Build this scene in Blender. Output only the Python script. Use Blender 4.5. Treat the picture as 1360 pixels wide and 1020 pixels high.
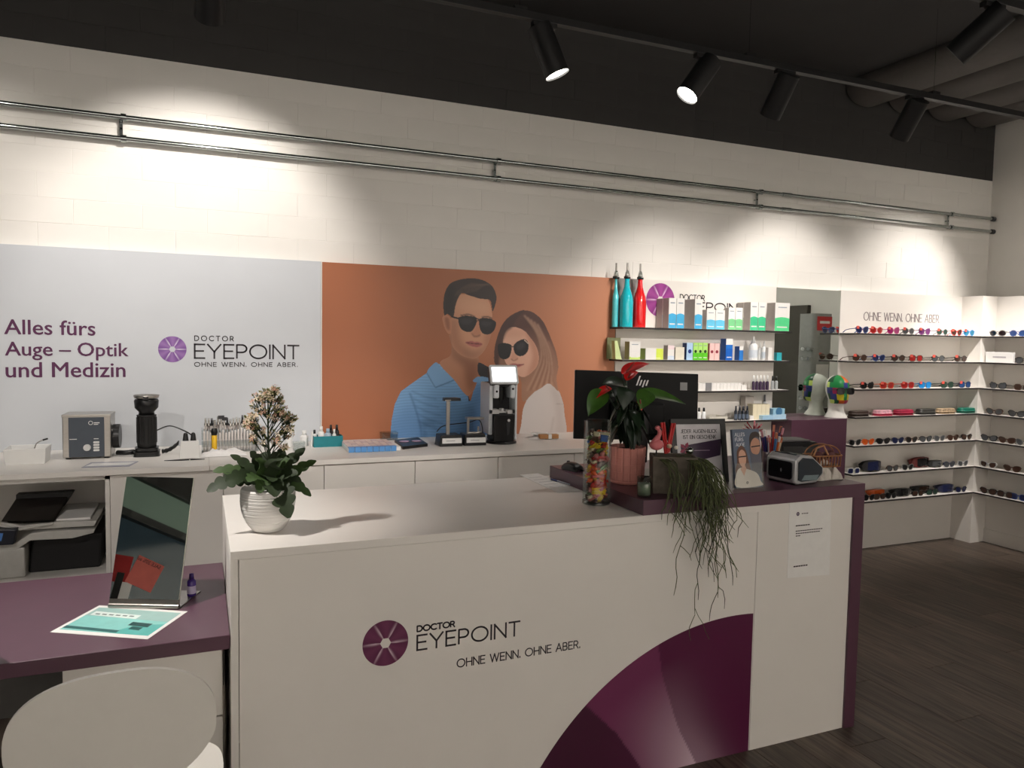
import bpy, bmesh, math, random
import numpy as np
from mathutils import Vector, Matrix
random.seed(7)
scene = bpy.context.scene
for o in list(bpy.data.objects): bpy.data.objects.remove(o)
COL = scene.collection
PI = math.pi

# ------------------------------------------------------------------ camera
CAM_H, FPX = 1.62, 990.0
YAW, PITCH, ROLL = math.radians(22.77), math.radians(3.46), math.radians(1.03)
_f = Vector((math.sin(YAW)*math.cos(PITCH), math.cos(YAW)*math.cos(PITCH), -math.sin(PITCH)))
_r0 = Vector((math.cos(YAW), -math.sin(YAW), 0)); _u0 = _r0.cross(_f)
_r = math.cos(ROLL)*_r0 + math.sin(ROLL)*_u0
_u = -math.sin(ROLL)*_r0 + math.cos(ROLL)*_u0
cam = bpy.data.cameras.new('camera'); camo = bpy.data.objects.new('camera', cam); COL.objects.link(camo)
cam.sensor_width = 36.0; cam.lens = FPX/1360*36.0; cam.clip_start = 0.05; cam.clip_end = 60
_m = Matrix((_r, _u, -_f)).transposed().to_4x4(); _m.translation = Vector((0, 0, CAM_H)); camo.matrix_world = _m
scene.camera = camo
def ray(px, py): return _f + _r*((px-680)/FPX) - _u*((py-510)/FPX)
CP = Vector((0, 0, CAM_H))
def at_z(px, py, z): d = ray(px, py); return CP + d*((z-CAM_H)/d.z)
def at_y(px, py, y): d = ray(px, py); return CP + d*(y/d.y)
def at_x(px, py, x): d = ray(px, py); return CP + d*(x/d.x)

# ------------------------------------------------------------------ world, view
w = bpy.data.worlds.new('world'); scene.world = w; w.use_nodes = True
w.node_tree.nodes['Background'].inputs[0].default_value = (0.30, 0.34, 0.33, 1)
w.node_tree.nodes['Background'].inputs[1].default_value = 0.25
vs = scene.view_settings; vs.view_transform = 'Standard'; vs.look = 'None'; vs.exposure = 0.0; vs.gamma = 1.0
vs.use_curve_mapping = False
WARM = (1.0, 0.93, 0.87)
LIGHT_GAIN = 1.0

# ------------------------------------------------------------------ materials
def lin(c):
    c = c/255.0
    return c/12.92 if c <= 0.04045 else ((c+0.055)/1.055)**2.4
def rgb(c): return (lin(c[0]), lin(c[1]), lin(c[2]), 1)
MATS = {}
def M(name, c=(200,200,200), rough=0.5, metal=0.0, var=0.05, scale=30.0, bump=0.0, trans=0.0, ior=1.45, emit=0.0, spec=0.5, coat=0.0, alpha=1.0, stretch=None):
    if name in MATS: return MATS[name]
    m = bpy.data.materials.new(name); m.use_nodes = True; MATS[name] = m
    nt = m.node_tree; b = nt.nodes['Principled BSDF']
    tc = nt.nodes.new('ShaderNodeTexCoord'); mp = nt.nodes.new('ShaderNodeMapping')
    nt.links.new(tc.outputs['Object'], mp.inputs['Vector'])
    if stretch: mp.inputs['Scale'].default_value = stretch
    nz = nt.nodes.new('ShaderNodeTexNoise'); nz.inputs['Scale'].default_value = scale; nz.inputs['Detail'].default_value = 3
    nt.links.new(mp.outputs['Vector'], nz.inputs['Vector'])
    rp = nt.nodes.new('ShaderNodeValToRGB'); k = rgb(c)
    rp.color_ramp.elements[0].position = 0.3; rp.color_ramp.elements[1].position = 0.7
    rp.color_ramp.elements[0].color = tuple(x*(1-var) for x in k[:3])+(1,)
    rp.color_ramp.elements[1].color = tuple(min(1, x*(1+var)) for x in k[:3])+(1,)
    nt.links.new(nz.outputs['Fac'], rp.inputs['Fac']); nt.links.new(rp.outputs['Color'], b.inputs['Base Color'])
    b.inputs['Roughness'].default_value = rough; b.inputs['Metallic'].default_value = metal
    b.inputs['Transmission Weight'].default_value = trans; b.inputs['IOR'].default_value = ior
    b.inputs['Specular IOR Level'].default_value = spec; b.inputs['Coat Weight'].default_value = coat
    b.inputs['Alpha'].default_value = alpha
    if emit:
        b.inputs['Emission Color'].default_value = k; b.inputs['Emission Strength'].default_value = emit
    if bump:
        bp = nt.nodes.new('ShaderNodeBump'); bp.inputs['Strength'].default_value = bump; bp.inputs['Distance'].default_value = 0.004
        nt.links.new(nz.outputs['Fac'], bp.inputs['Height']); nt.links.new(bp.outputs['Normal'], b.inputs['Normal'])
    return m
def clear(name, tint=(235,240,238), gloss=0.12):
    if name in MATS: return MATS[name]
    m = bpy.data.materials.new(name); m.use_nodes = True; MATS[name] = m
    nt = m.node_tree; nt.nodes.remove(nt.nodes['Principled BSDF']); out = nt.nodes['Material Output']
    t = nt.nodes.new('ShaderNodeBsdfTransparent'); t.inputs[0].default_value = rgb(tint)
    g = nt.nodes.new('ShaderNodeBsdfGlossy'); g.inputs['Roughness'].default_value = 0.05
    lw = nt.nodes.new('ShaderNodeLayerWeight'); lw.inputs[0].default_value = 0.25
    mr = nt.nodes.new('ShaderNodeMapRange'); mr.inputs[3].default_value = gloss*0.4; mr.inputs[4].default_value = min(1, gloss*3)
    nt.links.new(lw.outputs['Facing'], mr.inputs[0])
    mx = nt.nodes.new('ShaderNodeMixShader'); nt.links.new(mr.outputs[0], mx.inputs[0])
    nt.links.new(t.outputs[0], mx.inputs[1]); nt.links.new(g.outputs[0], mx.inputs[2]); nt.links.new(mx.outputs[0], out.inputs[0])
    return m
def colmat(name, rough=0.45):
    """print: reads the colour attribute 'Col' of the mesh"""
    if name in MATS: return MATS[name]
    m = bpy.data.materials.new(name); m.use_nodes = True; MATS[name] = m
    nt = m.node_tree; b = nt.nodes['Principled BSDF']; b.inputs['Roughness'].default_value = rough
    a = nt.nodes.new('ShaderNodeVertexColor'); a.layer_name = 'Col'
    nt.links.new(a.outputs['Color'], b.inputs['Base Color'])
    return m
def plain(c, rough=0.45, **k): return M('plain_%d_%d_%d_%d' % (*c, int(rough*100)), c, rough, **k)

# ------------------------------------------------------------------ mesh building
class MB:
    def __init__(s): s.v = []; s.f = []; s.sm = []; s.mi = []; s.cur = 0
    def add(s, v, f, smooth=False):
        n = len(s.v); s.v += [tuple(p) for p in v]
        for q in f: s.f.append(tuple(i+n for i in q)); s.sm.append(smooth); s.mi.append(s.cur)
        return s
    def xf(s, mat, start=0):
        for i in range(start, len(s.v)): s.v[i] = tuple(mat @ Vector(s.v[i]))
        return s
    def box(s, x0, y0, z0, x1, y1, z1):
        return s.add([(x0,y0,z0),(x1,y0,z0),(x1,y1,z0),(x0,y1,z0),(x0,y0,z1),(x1,y0,z1),(x1,y1,z1),(x0,y1,z1)],
                     [(0,3,2,1),(4,5,6,7),(0,1,5,4),(1,2,6,5),(2,3,7,6),(3,0,4,7)])
    def frus(s, x0, y0, x1, y1, z0, z1, ix, iy=None):
        """box tapering: inset ix,iy at the top (negative widens)"""
        iy = ix if iy is None else iy
        return s.add([(x0,y0,z0),(x1,y0,z0),(x1,y1,z0),(x0,y1,z0),(x0+ix,y0+iy,z1),(x1-ix,y0+iy,z1),(x1-ix,y1-iy,z1),(x0+ix,y1-iy,z1)],
                     [(0,3,2,1),(4,5,6,7),(0,1,5,4),(1,2,6,5),(2,3,7,6),(3,0,4,7)])
    def cyl(s, p0, p1, r0, r1=None, n=16, cap=True):
        r1 = r0 if r1 is None else r1
        p0 = Vector(p0); p1 = Vector(p1); d = (p1-p0).normalized()
        a = d.orthogonal().normalized(); b = d.cross(a)
        R = [(math.cos(2*PI*i/n), math.sin(2*PI*i/n)) for i in range(n)]
        A = [p0+(a*c+b*q)*r0 for c, q in R]; B = [p1+(a*c+b*q)*r1 for c, q in R]
        s.add(A+B, [(i, (i+1) % n, n+(i+1) % n, n+i) for i in range(n)], True)
        if cap:
            s.add(A, [tuple(range(n-1, -1, -1))]); s.add(B, [tuple(range(n))])
        return s
    def tube(s, pts, r, n=8, closed=False):
        P = [Vector(p) for p in pts]; m = len(P)
        rs = r if isinstance(r, (list, tuple)) else [r]*m
        V = []; a = None
        for i in range(m):
            if closed: t = (P[(i+1) % m]-P[i-1]).normalized()
            else: t = (P[min(i+1, m-1)]-P[max(i-1, 0)]).normalized()
            a = t.orthogonal().normalized() if a is None else (a - t*a.dot(t)).normalized()
            b = t.cross(a)
            V += [P[i]+(a*math.cos(2*PI*k/n)+b*math.sin(2*PI*k/n))*rs[i] for k in range(n)]
        F = []
        for i in range(m if closed else m-1):
            j = (i+1) % m
            for k in range(n):
                F.append((i*n+k, i*n+(k+1) % n, j*n+(k+1) % n, j*n+k))
        s.add(V, F, True)
        if not closed:
            s.add(V[:n], [tuple(range(n-1, -1, -1))]); s.add(V[-n:], [tuple(range(n))])
        return s
    def lathe(s, prof, n=32, c=(0, 0, 0), smooth=True):
        V = []; F = []; m = len(prof)
        for r, z in prof:
            V += [(c[0]+r*math.cos(2*PI*k/n), c[1]+r*math.sin(2*PI*k/n), c[2]+z) for k in range(n)]
        for i in range(m-1):
            for k in range(n): F.append((i*n+k, i*n+(k+1) % n, (i+1)*n+(k+1) % n, (i+1)*n+k))
        return s.add(V, F, smooth)
    def ell(s, c, rx, ry=None, rz=None, n=14, m=8):
        ry = rx if ry is None else ry; rz = rx if rz is None else rz
        V = []; F = []
        for i in range(m+1):
            t = -PI/2+PI*i/m
            for k in range(n):
                V.append((c[0]+rx*math.cos(t)*math.cos(2*PI*k/n), c[1]+ry*math.cos(t)*math.sin(2*PI*k/n), c[2]+rz*math.sin(t)))
        for i in range(m):
            for k in range(n): F.append((i*n+k, i*n+(k+1) % n, (i+1)*n+(k+1) % n, (i+1)*n+k))
        return s.add(V, F, True)
    def prism(s, poly, d0, d1, plane='xy', smooth=False):
        n = len(poly)
        P = {'xy': lambda a, b, d: (a, b, d), 'xz': lambda a, b, d: (a, d, b), 'yz': lambda a, b, d: (d, a, b)}[plane]
        A = [P(a, b, d0) for a, b in poly]; B = [P(a, b, d1) for a, b in poly]
        s.add(A, [tuple(range(n))]); s.add(B, [tuple(range(n-1, -1, -1))])
        return s.add(A+B, [(i, n+i, n+(i+1) % n, (i+1) % n) for i in range(n)], smooth)
    def grid(s, fn, nu, nv, smooth=True, double=False):
        V = [fn(i/nu, j/nv) for j in range(nv+1) for i in range(nu+1)]
        F = [(j*(nu+1)+i, j*(nu+1)+i+1, (j+1)*(nu+1)+i+1, (j+1)*(nu+1)+i) for j in range(nv) for i in range(nu)]
        return s.add(V, F, smooth)
    def mesh(s, name, mat, bevel=0.0, seg=2):
        me = bpy.data.meshes.new(name); me.from_pydata(s.v, [], s.f)
        me.polygons.foreach_set('use_smooth', s.sm); me.polygons.foreach_set('material_index', s.mi)
        for m in (mat if isinstance(mat, (list, tuple)) else [mat]): me.materials.append(m)
        bm = bmesh.new(); bm.from_mesh(me)
        bmesh.ops.recalc_face_normals(bm, faces=bm.faces)
        if bevel:
            bmesh.ops.remove_doubles(bm, verts=bm.verts, dist=1e-5)
            es = [e for e in bm.edges if len(e.link_faces) == 2 and e.calc_face_angle(0) > 0.5]
            if es: bmesh.ops.bevel(bm, geom=es, offset=bevel, segments=seg, affect='EDGES', profile=0.5, clamp_overlap=True)
        bm.to_mesh(me); bm.free()
        return me
    def ob(s, name, mat, parent=None, bevel=0.0, loc=None, rz=0.0, label=None, seg=2):
        o = bpy.data.objects.new(name, s.mesh(name, mat, bevel, seg)); COL.objects.link(o)
        if parent is not None: o.parent = parent
        if loc is not None: o.location = loc
        if rz: o.rotation_euler.z = rz
        if label: o['label'] = label
        return o
def tag(o, label, cat, group=None):
    o['label'] = label; o['category'] = cat
    if group: o['group'] = group
    return o
def thing(name, label, cat, loc=(0, 0, 0), rz=0.0, group=None):
    o = bpy.data.objects.new(name, None); COL.objects.link(o); o.empty_display_size = 0.05
    o.location = loc; o.rotation_euler.z = rz
    return tag(o, label, cat, group)
def struct(o): o['kind'] = 'structure'; return o
def bx(x0, y0, z0, x1, y1, z1): return MB().box(x0, y0, z0, x1, y1, z1)
def copy_tree(o, parent=None):
    c = o.copy(); COL.objects.link(c); c.parent = parent
    for ch in o.children: copy_tree(ch, c)
    return c
def smooth_pts(pts, k=6, closed=True):
    n = len(pts); out = []
    for i in range(n if closed else n-1):
        p0, p1, p2, p3 = [np.array(pts[(i+d) % n] if closed else pts[min(max(i+d, 0), n-1)], float) for d in (-1, 0, 1, 2)]
        for t in np.arange(k)/k:
            out.append(tuple(0.5*((2*p1)+(-p0+p2)*t+(2*p0-5*p1+4*p2-p3)*t*t+(-p0+3*p1-3*p2+p3)*t**3)))
    if not closed: out.append(tuple(pts[-1]))
    return out
def rrect(x0, y0, x1, y1, r, k=5):
    out = []
    for cx, cy, a in ((x1-r, y1-r, 0), (x0+r, y1-r, 90), (x0+r, y0+r, 180), (x1-r, y0+r, 270)):
        for i in range(k+1):
            t = math.radians(a+90*i/k); out.append((cx+r*math.cos(t), cy+r*math.sin(t)))
    return out
# a thin sans capital alphabet drawn with strokes (unit height 1)
def _arc(cx, cy, rx, ry, a0, a1, n=14):
    return [(cx+rx*math.cos(math.radians(a0+(a1-a0)*i/n)), cy+ry*math.sin(math.radians(a0+(a1-a0)*i/n))) for i in range(n+1)]
GL = {
 'A': (.78, [[(0,0),(.39,1),(.78,0)], [(.13,.33),(.65,.33)]]),
 'B': (.6, [[(0,0),(0,1),(.33,1)]+_arc(.33,.76,.22,.24,90,-90)+[(0,.52)], [(.33,.52)]+_arc(.33,.26,.26,.26,90,-90)+[(0,0)]]),
 'C': (.85, [_arc(.5,.5,.5,.5,45,315,24)]),
 'D': (.78, [[(0,0),(0,1),(.3,1)]+_arc(.3,.5,.48,.5,90,-90,18)+[(0,0)]]),
 'E': (.55, [[(.55,0),(0,0),(0,1),(.55,1)], [(0,.52),(.48,.52)]]),
 'H': (.7, [[(0,0),(0,1)], [(.7,0),(.7,1)], [(0,.52),(.7,.52)]]),
 'I': (.0, [[(0,0),(0,1)]]),
 'N': (.72, [[(0,0),(0,1),(.72,0),(.72,1)]]),
 'O': (1.0, [_arc(.5,.5,.5,.5,0,360,32)]),
 'P': (.58, [[(0,0),(0,1),(.3,1)]+_arc(.3,.72,.28,.28,90,-90)+[(0,.44)]]),
 'R': (.62, [[(0,0),(0,1),(.3,1)]+_arc(.3,.73,.27,.27,90,-90)+[(0,.46)], [(.32,.46),(.62,0)]]),
 'T': (.66, [[(0,1),(.66,1)], [(.33,1),(.33,0)]]),
 'W': (1.15, [[(0,1),(.29,0),(.575,1),(.86,0),(1.15,1)]]),
 'Y': (.74, [[(0,1),(.37,.47),(.74,1)], [(.37,.47),(.37,0)]]),
 'K': (.62, [[(0,0),(0,1)], [(.6,1),(0,.42)], [(.2,.6),(.62,0)]]),
 'L': (.5, [[(0,1),(0,0),(.5,0)]]), 'S': (.55, [_arc(.28,.75,.26,.25,30,270,14)+_arc(.28,.25,.28,.25,90,-150,14)]),
 'U': (.68, [[(0,1),(0,.33)]+_arc(.34,.33,.34,.33,180,360,14)+[(.68,1)]]),
 'J': (.4, [[(.4,1),(.4,.25)]+_arc(.17,.25,.23,.25,0,-150,10)]), 'G': (.9, [_arc(.5,.5,.5,.5,45,360,24)+[(.6,.5)]]),
 'F': (.5, [[(0,0),(0,1),(.52,1)], [(0,.52),(.44,.52)]]), '-': (.4, [[(0,.45),(.4,.45)]]),
 '.': (.06, [[(.03,0),(.03,.1)]]), ' ': (.3, []),
}
def strokes(mb, text, u, v, h, t, track=.2, width=None, mp=None, thick=0.0012, xs=1.0):
    """adds the lettering to mb; mp maps (u, v, depth) to a point"""
    tot = sum(GL[c][0]+track for c in text)-track
    if width: xs = width/(tot*h)
    x = 0.0
    for c in text:
        wd, lines = GL[c]
        for ln in lines:
            P = [Vector((u+(x+p[0])*h*xs, v+p[1]*h)) for p in ln]
            for i in range(len(P)-1):
                d = P[i+1]-P[i]
                if d.length < 1e-9: continue
                d = d.normalized(); n = Vector((-d.y, d.x))*t/2; e = d*t*(0.5 if len(P) < 7 else 0.2)
                q = [P[i]-e-n, P[i+1]+e-n, P[i+1]+e+n, P[i]-e+n]
                mb.add([mp(a.x, a.y, 0) for a in q]+[mp(a.x, a.y, thick) for a in q],
                       [(0,1,2,3),(7,6,5,4),(0,4,5,1),(1,5,6,2),(2,6,7,3),(3,7,4,0)])
        x += wd+track
    return u+(x-track)*h*xs
def sign(parent, text, u, v, h, t, track, width, mp, mat):
    """lettering, each word a part of its own"""
    tot = sum(GL[c][0]+track for c in text)-track; xs = width/(tot*h); x = 0.0
    for word in text.split(' '):
        mb = MB(); strokes(mb, word, u+x*h*xs, v, h, t, track, None, mp, xs=xs); mb.ob('word', mat, parent)
        x += sum(GL[c][0]+track for c in word)+GL[' '][0]+track
def text_ob(name, body, size, mat, parent=None, loc=(0,0,0), rot=(PI/2,0,0), align='LEFT', ext=0.0004, sx=1.0, off=0.0, space=1.0, line=1.0, label=None):
    cu = bpy.data.curves.new(name, 'FONT'); cu.body = body; cu.size = size; cu.extrude = ext; cu.align_x = align
    cu.offset = off; cu.space_character = space; cu.space_line = line; cu.resolution_u = 3
    t = bpy.data.objects.new(name+'_tmp', cu); COL.objects.link(t)
    me = bpy.data.meshes.new_from_object(t.evaluated_get(bpy.context.evaluated_depsgraph_get()))
    bpy.data.objects.remove(t); bpy.data.curves.remove(cu)
    me.materials.clear(); me.materials.append(mat)
    o = bpy.data.objects.new(name, me); COL.objects.link(o); o.location = loc; o.rotation_euler = rot; o.scale.x = sx
    if parent is not None: o.parent = parent
    if label: o['label'] = label
    return o
def colmesh(name, V, F, C, mat, parent=None):
    me = bpy.data.meshes.new(name); me.from_pydata([tuple(p) for p in V], [], [tuple(q) for q in F])
    ca = me.color_attributes.new('Col', 'FLOAT_COLOR', 'POINT')
    a = np.ones((len(V), 4), np.float32); a[:, :3] = C; ca.data.foreach_set('color', a.ravel())
    me.materials.append(mat); me.update()
    o = bpy.data.objects.new(name, me); COL.objects.link(o)
    if parent is not None: o.parent = parent
    return o
def linv(c): return np.array([lin(x) for x in c])
def iris(name, cx, cz, R, y, dark, mid, light, parent, hole=0.24, nr=22, nt=180, swirl=0.12):
    """the six-bladed round emblem, a flat print on a wall-parallel plane"""
    V = []; C = []; F = []; D, Mi, L = linv(dark), linv(mid), linv(light)
    for i in range(nr+1):
        for k in range(nt):
            th = 2*PI*k/nt
            sect = PI/3; hx = math.cos(PI/6)/math.cos(((th) % sect)-PI/6)      # hexagonal hole
            r0 = hole*hx; r = r0+(1-r0)*i/nr
            t = ((th + swirl*(1-r)) % sect)/sect
            wd_ = .17*(1.25-r)
            a = math.exp(-(t/wd_)**2) if t < .5 else math.exp(-((1-t)/0.035)**2)
            a *= 0.85*max(0, 1-0.75*abs(r-0.45)/0.55)
            c = D*(1-0.55*math.exp(-((t-.5)/.3)**2))+Mi*0.55*math.exp(-((t-.5)/.3)**2)
            C.append(c*(1-a)+L*a); V.append((cx+R*r*math.cos(th), y, cz+R*r*math.sin(th)))
    for i in range(nr):
        for k in range(nt): F.append((i*nt+k, i*nt+(k+1) % nt, (i+1)*nt+(k+1) % nt, (i+1)*nt+k))
    return colmesh(name, V, F, C, colmat('print_gloss', 0.4), parent)
# ------------------------------------------------------------------ shared materials
WHITE = M('white_laminate', (226,222,216), 0.42, var=0.015, scale=4)
WALLW = M('white_wall_paint', (233,230,224), 0.75, var=0.02, scale=5, bump=0.05)
DARKP = M('anthracite_wall_paint', (62,61,60), 0.8, var=0.06, scale=6, bump=0.05)
CEIL = M('anthracite_ceiling', (46,45,45), 0.85, var=0.08, scale=3)
PURPLE = M('aubergine_laminate', (84,49,67), 0.36, var=0.04, scale=12, spec=0.9)
BLACK = M('black_metal', (24,24,25), 0.5, var=0.1)
BLACKP = M('black_plastic', (18,18,19), 0.35, var=0.1)
DGREY = M('dark_grey_plastic', (52,52,54), 0.45)
CHROME = M('galvanised_steel', (176,182,180), 0.16, metal=1.0, var=0.08, scale=60)
STEEL = M('brushed_steel', (176,172,166), 0.3, metal=1.0, var=0.06, scale=40, stretch=(1, 1, 12))
GREYP = M('pale_grey_panel', (200,204,209), 0.5, var=0.015, scale=4)
INK = M('dark_ink', (44,38,44), 0.5)
PINK_INK = M('aubergine_ink', (84,34,74), 0.5)
PAPER = M('white_paper', (232,231,228), 0.7, var=0.02)
MIRROR = M('mirror_silver', (222,228,222), 0.015, metal=1.0, var=0.0)
GLASS = M('clear_glass', (244,250,248), 0.02, trans=1.0, var=0.0)
ACRYL = clear('clear_acrylic', (250,251,250), .06)
SHELFM = M('white_shelf', (232,228,222), 0.4, var=0.01)
YW, YB, XR = 4.36, 4.32, 6.05          # brick wall, face of the boards on it, face of the boards on the right
ZT = 2.036
CEIL_Z = 3.60

# ------------------------------------------------------------------ floor with planks
def plank_mat():
    m = M('dark_oak_planks', (70,61,55), 0.42, var=0.0)
    nt = m.node_tree; b = nt.nodes['Principled BSDF']
    oi = nt.nodes.new('ShaderNodeObjectInfo'); tc = nt.nodes.new('ShaderNodeTexCoord'); mp = nt.nodes.new('ShaderNodeMapping')
    ad = nt.nodes.new('ShaderNodeVectorMath'); ad.operation = 'ADD'
    cb = nt.nodes.new('ShaderNodeCombineXYZ')
    mu = nt.nodes.new('ShaderNodeMath'); mu.operation = 'MULTIPLY'; mu.inputs[1].default_value = 37.0
    nt.links.new(oi.outputs['Random'], mu.inputs[0]); nt.links.new(mu.outputs[0], cb.inputs[2])
    nt.links.new(tc.outputs['Object'], ad.inputs[0]); nt.links.new(cb.outputs[0], ad.inputs[1]); nt.links.new(ad.outputs[0], mp.inputs[0])
    mp.inputs['Scale'].default_value = (26, 1.6, 1)
    nz = nt.nodes.new('ShaderNodeTexNoise'); nz.inputs['Scale'].default_value = 2.2; nz.inputs['Detail'].default_value = 7; nz.inputs['Distortion'].default_value = 0.6
    nt.links.new(mp.outputs[0], nz.inputs['Vector'])
    rp = nt.nodes.new('ShaderNodeValToRGB'); e = rp.color_ramp.elements
    e[0].position = 0.32; e[0].color = rgb((66,55,49)); e[1].position = 0.72; e[1].color = rgb((116,102,90))
    nt.links.new(nz.outputs['Fac'], rp.inputs['Fac'])
    mx = nt.nodes.new('ShaderNodeMix'); mx.data_type = 'RGBA'; mx.blend_type = 'MULTIPLY'; mx.inputs[0].default_value = 1.0
    mr = nt.nodes.new('ShaderNodeMapRange'); mr.inputs[3].default_value = 0.72; mr.inputs[4].default_value = 1.12
    nt.links.new(oi.outputs['Random'], mr.inputs[0])
    nt.links.new(rp.outputs['Color'], mx.inputs[6]); nt.links.new(mr.outputs[0], mx.inputs[7]); nt.links.new(mx.outputs[2], b.inputs['Base Color'])
    bp = nt.nodes.new('ShaderNodeBump'); bp.inputs['Strength'].default_value = 0.12; bp.inputs['Distance'].default_value = 0.002
    nt.links.new(nz.outputs['Fac'], bp.inputs['Height']); nt.links.new(bp.outputs['Normal'], b.inputs['Normal'])
    return m
OAK = plank_mat()
floor = struct(bx(-3.1, -3.3, -0.12, 6.4, 4.5, -0.004).ob('floor', M('dark_screed', (34,30,28), 0.7)))
PL, PWD = 1.28, 0.192
pm = bx(-PWD/2+.0008, -PL/2+.0008, -0.004, PWD/2-.0008, PL/2-.0008, 0.0).mesh('plank', OAK, 0.0012, 1)
i = 0
x = -2.0
while x < 6.2:
    y = 4.36+PL/2-(i*0.43 % PL)
    while y > -0.2:
        if y-PL/2 > 4.35: y -= PL; continue
        o = bpy.data.objects.new('plank', pm); COL.objects.link(o); o.parent = floor; o.location = (x+PWD/2, y, 0)
        y -= PL
    x += PWD; i += 1

# ------------------------------------------------------------------ brick back wall
wall_b = struct(bx(-3.1, YW, 0, 6.4, YW+0.14, 3.03).ob('wall_back', WALLW))
bx(-3.1, YW, 3.03, 6.4, YW+0.14, 3.75).ob('dark_painted_band', DARKP, wall_b)
BH, BW = 0.125, 0.312
brick_me = {}
for key, mt in (('w', WALLW), ('d', DARKP)):
    brick_me[key] = bx(-BW/2+.0012, -0.0016, -BH/2+.0009, BW/2-.0012, 0.004, BH/2-.0009).mesh('brick', mt, 0.0012, 1)
for r in range(12):
    z = 2.03+BH*(r+0.5)
    if z+BH/2 > CEIL_Z: break
    x = -1.05-(0.5*BW if r % 2 else 0)
    while x < 6.2:
        o = bpy.data.objects.new('brick', brick_me['w' if r < 8 else 'd']); COL.objects.link(o); o.parent = wall_b
        o.location = (x+BW/2, YW+random.uniform(-.0005, .0012), z); x += BW
# ------------------------------------------------------------------ right wall, left wall, wall with the shop window behind
wall_r = struct(bx(6.22, -3.3, 0, 6.36, 4.5, 3.6).ob('wall_right', WALLW))
for r in range(12):
    z = 2.03+BH*(r+0.5); y = 4.34-(0.5*BW if r % 2 else 0)
    for k in range(4):
        o = bpy.data.objects.new('brick', brick_me['w']); COL.objects.link(o); o.parent = wall_r
        o.location = (6.222, y-BW/2-k*BW-.0, z); o.rotation_euler.z = -PI/2
wl = struct(MB().box(-3.24, -3.3, 0, -3.1, -1.6, 3.6).box(-3.24, 1.6, 0, -3.1, 4.5, 3.6).box(-3.24, -1.6, 0, -3.1, 1.6, .2).box(-3.24, -1.6, 2.75, -3.1, 1.6, 3.6).ob('wall_left', M('grey_wall_paint', (150,148,144), .8)))
struct(bx(-3.1, -3.44, 0, 6.4, -3.3, 3.6).ob('wall_front', WALLW))
win = struct(MB().box(-3.2, -1.6, .2, -3.1, 1.6, .26).box(-3.2, -1.6, 2.52, -3.1, 1.6, 2.75).box(-3.2, -1.6, 2.19, -3.09, 1.6, 2.25).box(-3.2, -1.6, .26, -3.1, -1.54, 2.69).box(-3.2, 1.54, .26, -3.1, 1.6, 2.69).box(-3.2, -.63, .26, -3.1, -.57, 2.19).ob('window_1', BLACK))
bx(-3.17, -1.54, 2.25, -3.15, 1.54, 2.52).ob('upper_pane', M('frosted_transom', (92,108,96), .5, var=.1, scale=1, emit=.35), win)
for y0, y1 in ((-1.54, -.63), (-.57, 1.54)): bx(-3.17, y0, .26, -3.15, y1, 2.19).ob('pane', M('night_glass', (44,56,64), .06, var=.1, scale=.7, emit=.25), win)
# ------------------------------------------------------------------ ceiling: flat dark slab and rounded ribs of the profiled sheet on the right
ceil = struct(bx(-3.2, -3.4, CEIL_Z, 6.4, 4.5, CEIL_Z+.12).ob('ceiling', CEIL))
for k in range(4):
    xr = 4.70+k*0.43
    prof = [(xr+.19*(-math.cos(t)), CEIL_Z+.0-.16*math.sin(t)**0.7) for t in [PI*j/14 for j in range(15)]]
    MB().prism(prof, -3.3, 4.34, 'xz', True).ob('rib', M('ceiling_sheet', (84,80,77), .7), ceil)
# ------------------------------------------------------------------ boards on the back wall
panel = thing('wall_panel', 'pale grey wall board lettered Alles fürs Auge, with round purple emblem', 'wall panel', (0, YB, 0))
bx(-2.2, 0, 0.9, 0.633, 0.036, 2.036).ob('board', GREYP, panel, 0.001, seg=1)
def wallmap(y0): return lambda u, v, d: (u, y0-d, v)
def fit_text(body, p0, p1, mat, parent, yl, name='lettering', sx_only=False, **k):
    """one line of lettering between two photo points on the wall face"""
    o = text_ob(name, body, 0.1, mat, parent, **k)
    co = np.array([v.co[:] for v in o.data.vertices]); wd = co[:, 0].max()-co[:, 0].min()
    s = (p1.x-p0.x)/wd
    bm = bmesh.new(); bm.from_mesh(o.data); base_ = list(bm.verts)+list(bm.edges)+list(bm.faces)
    for i_, (dx_, dy_) in enumerate(((.0013, 0), (-.0013, 0), (0, .0008), (0, -.0008))):
        nv_ = [e for e in bmesh.ops.duplicate(bm, geom=base_)['geom'] if isinstance(e, bmesh.types.BMVert)]
        bmesh.ops.translate(bm, verts=nv_, vec=(dx_, dy_, .00006*(1+i_)))
    bm.to_mesh(o.data); bm.free()
    o.scale = (s, s, 1); o.location = (p0.x-co[:, 0].min()*s, yl, p0.z)
    return o
for body, a, b in (('Alles fürs', (6, 443.5), (126.5, 443.5)), ('Auge – Optik', (7, 472), (170.5, 472)), ('und Medizin', (8, 501), (166.5, 501))):
    fit_text(body, at_y(*a, YB), at_y(*b, YB), PINK_INK, panel, -0.001)
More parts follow.
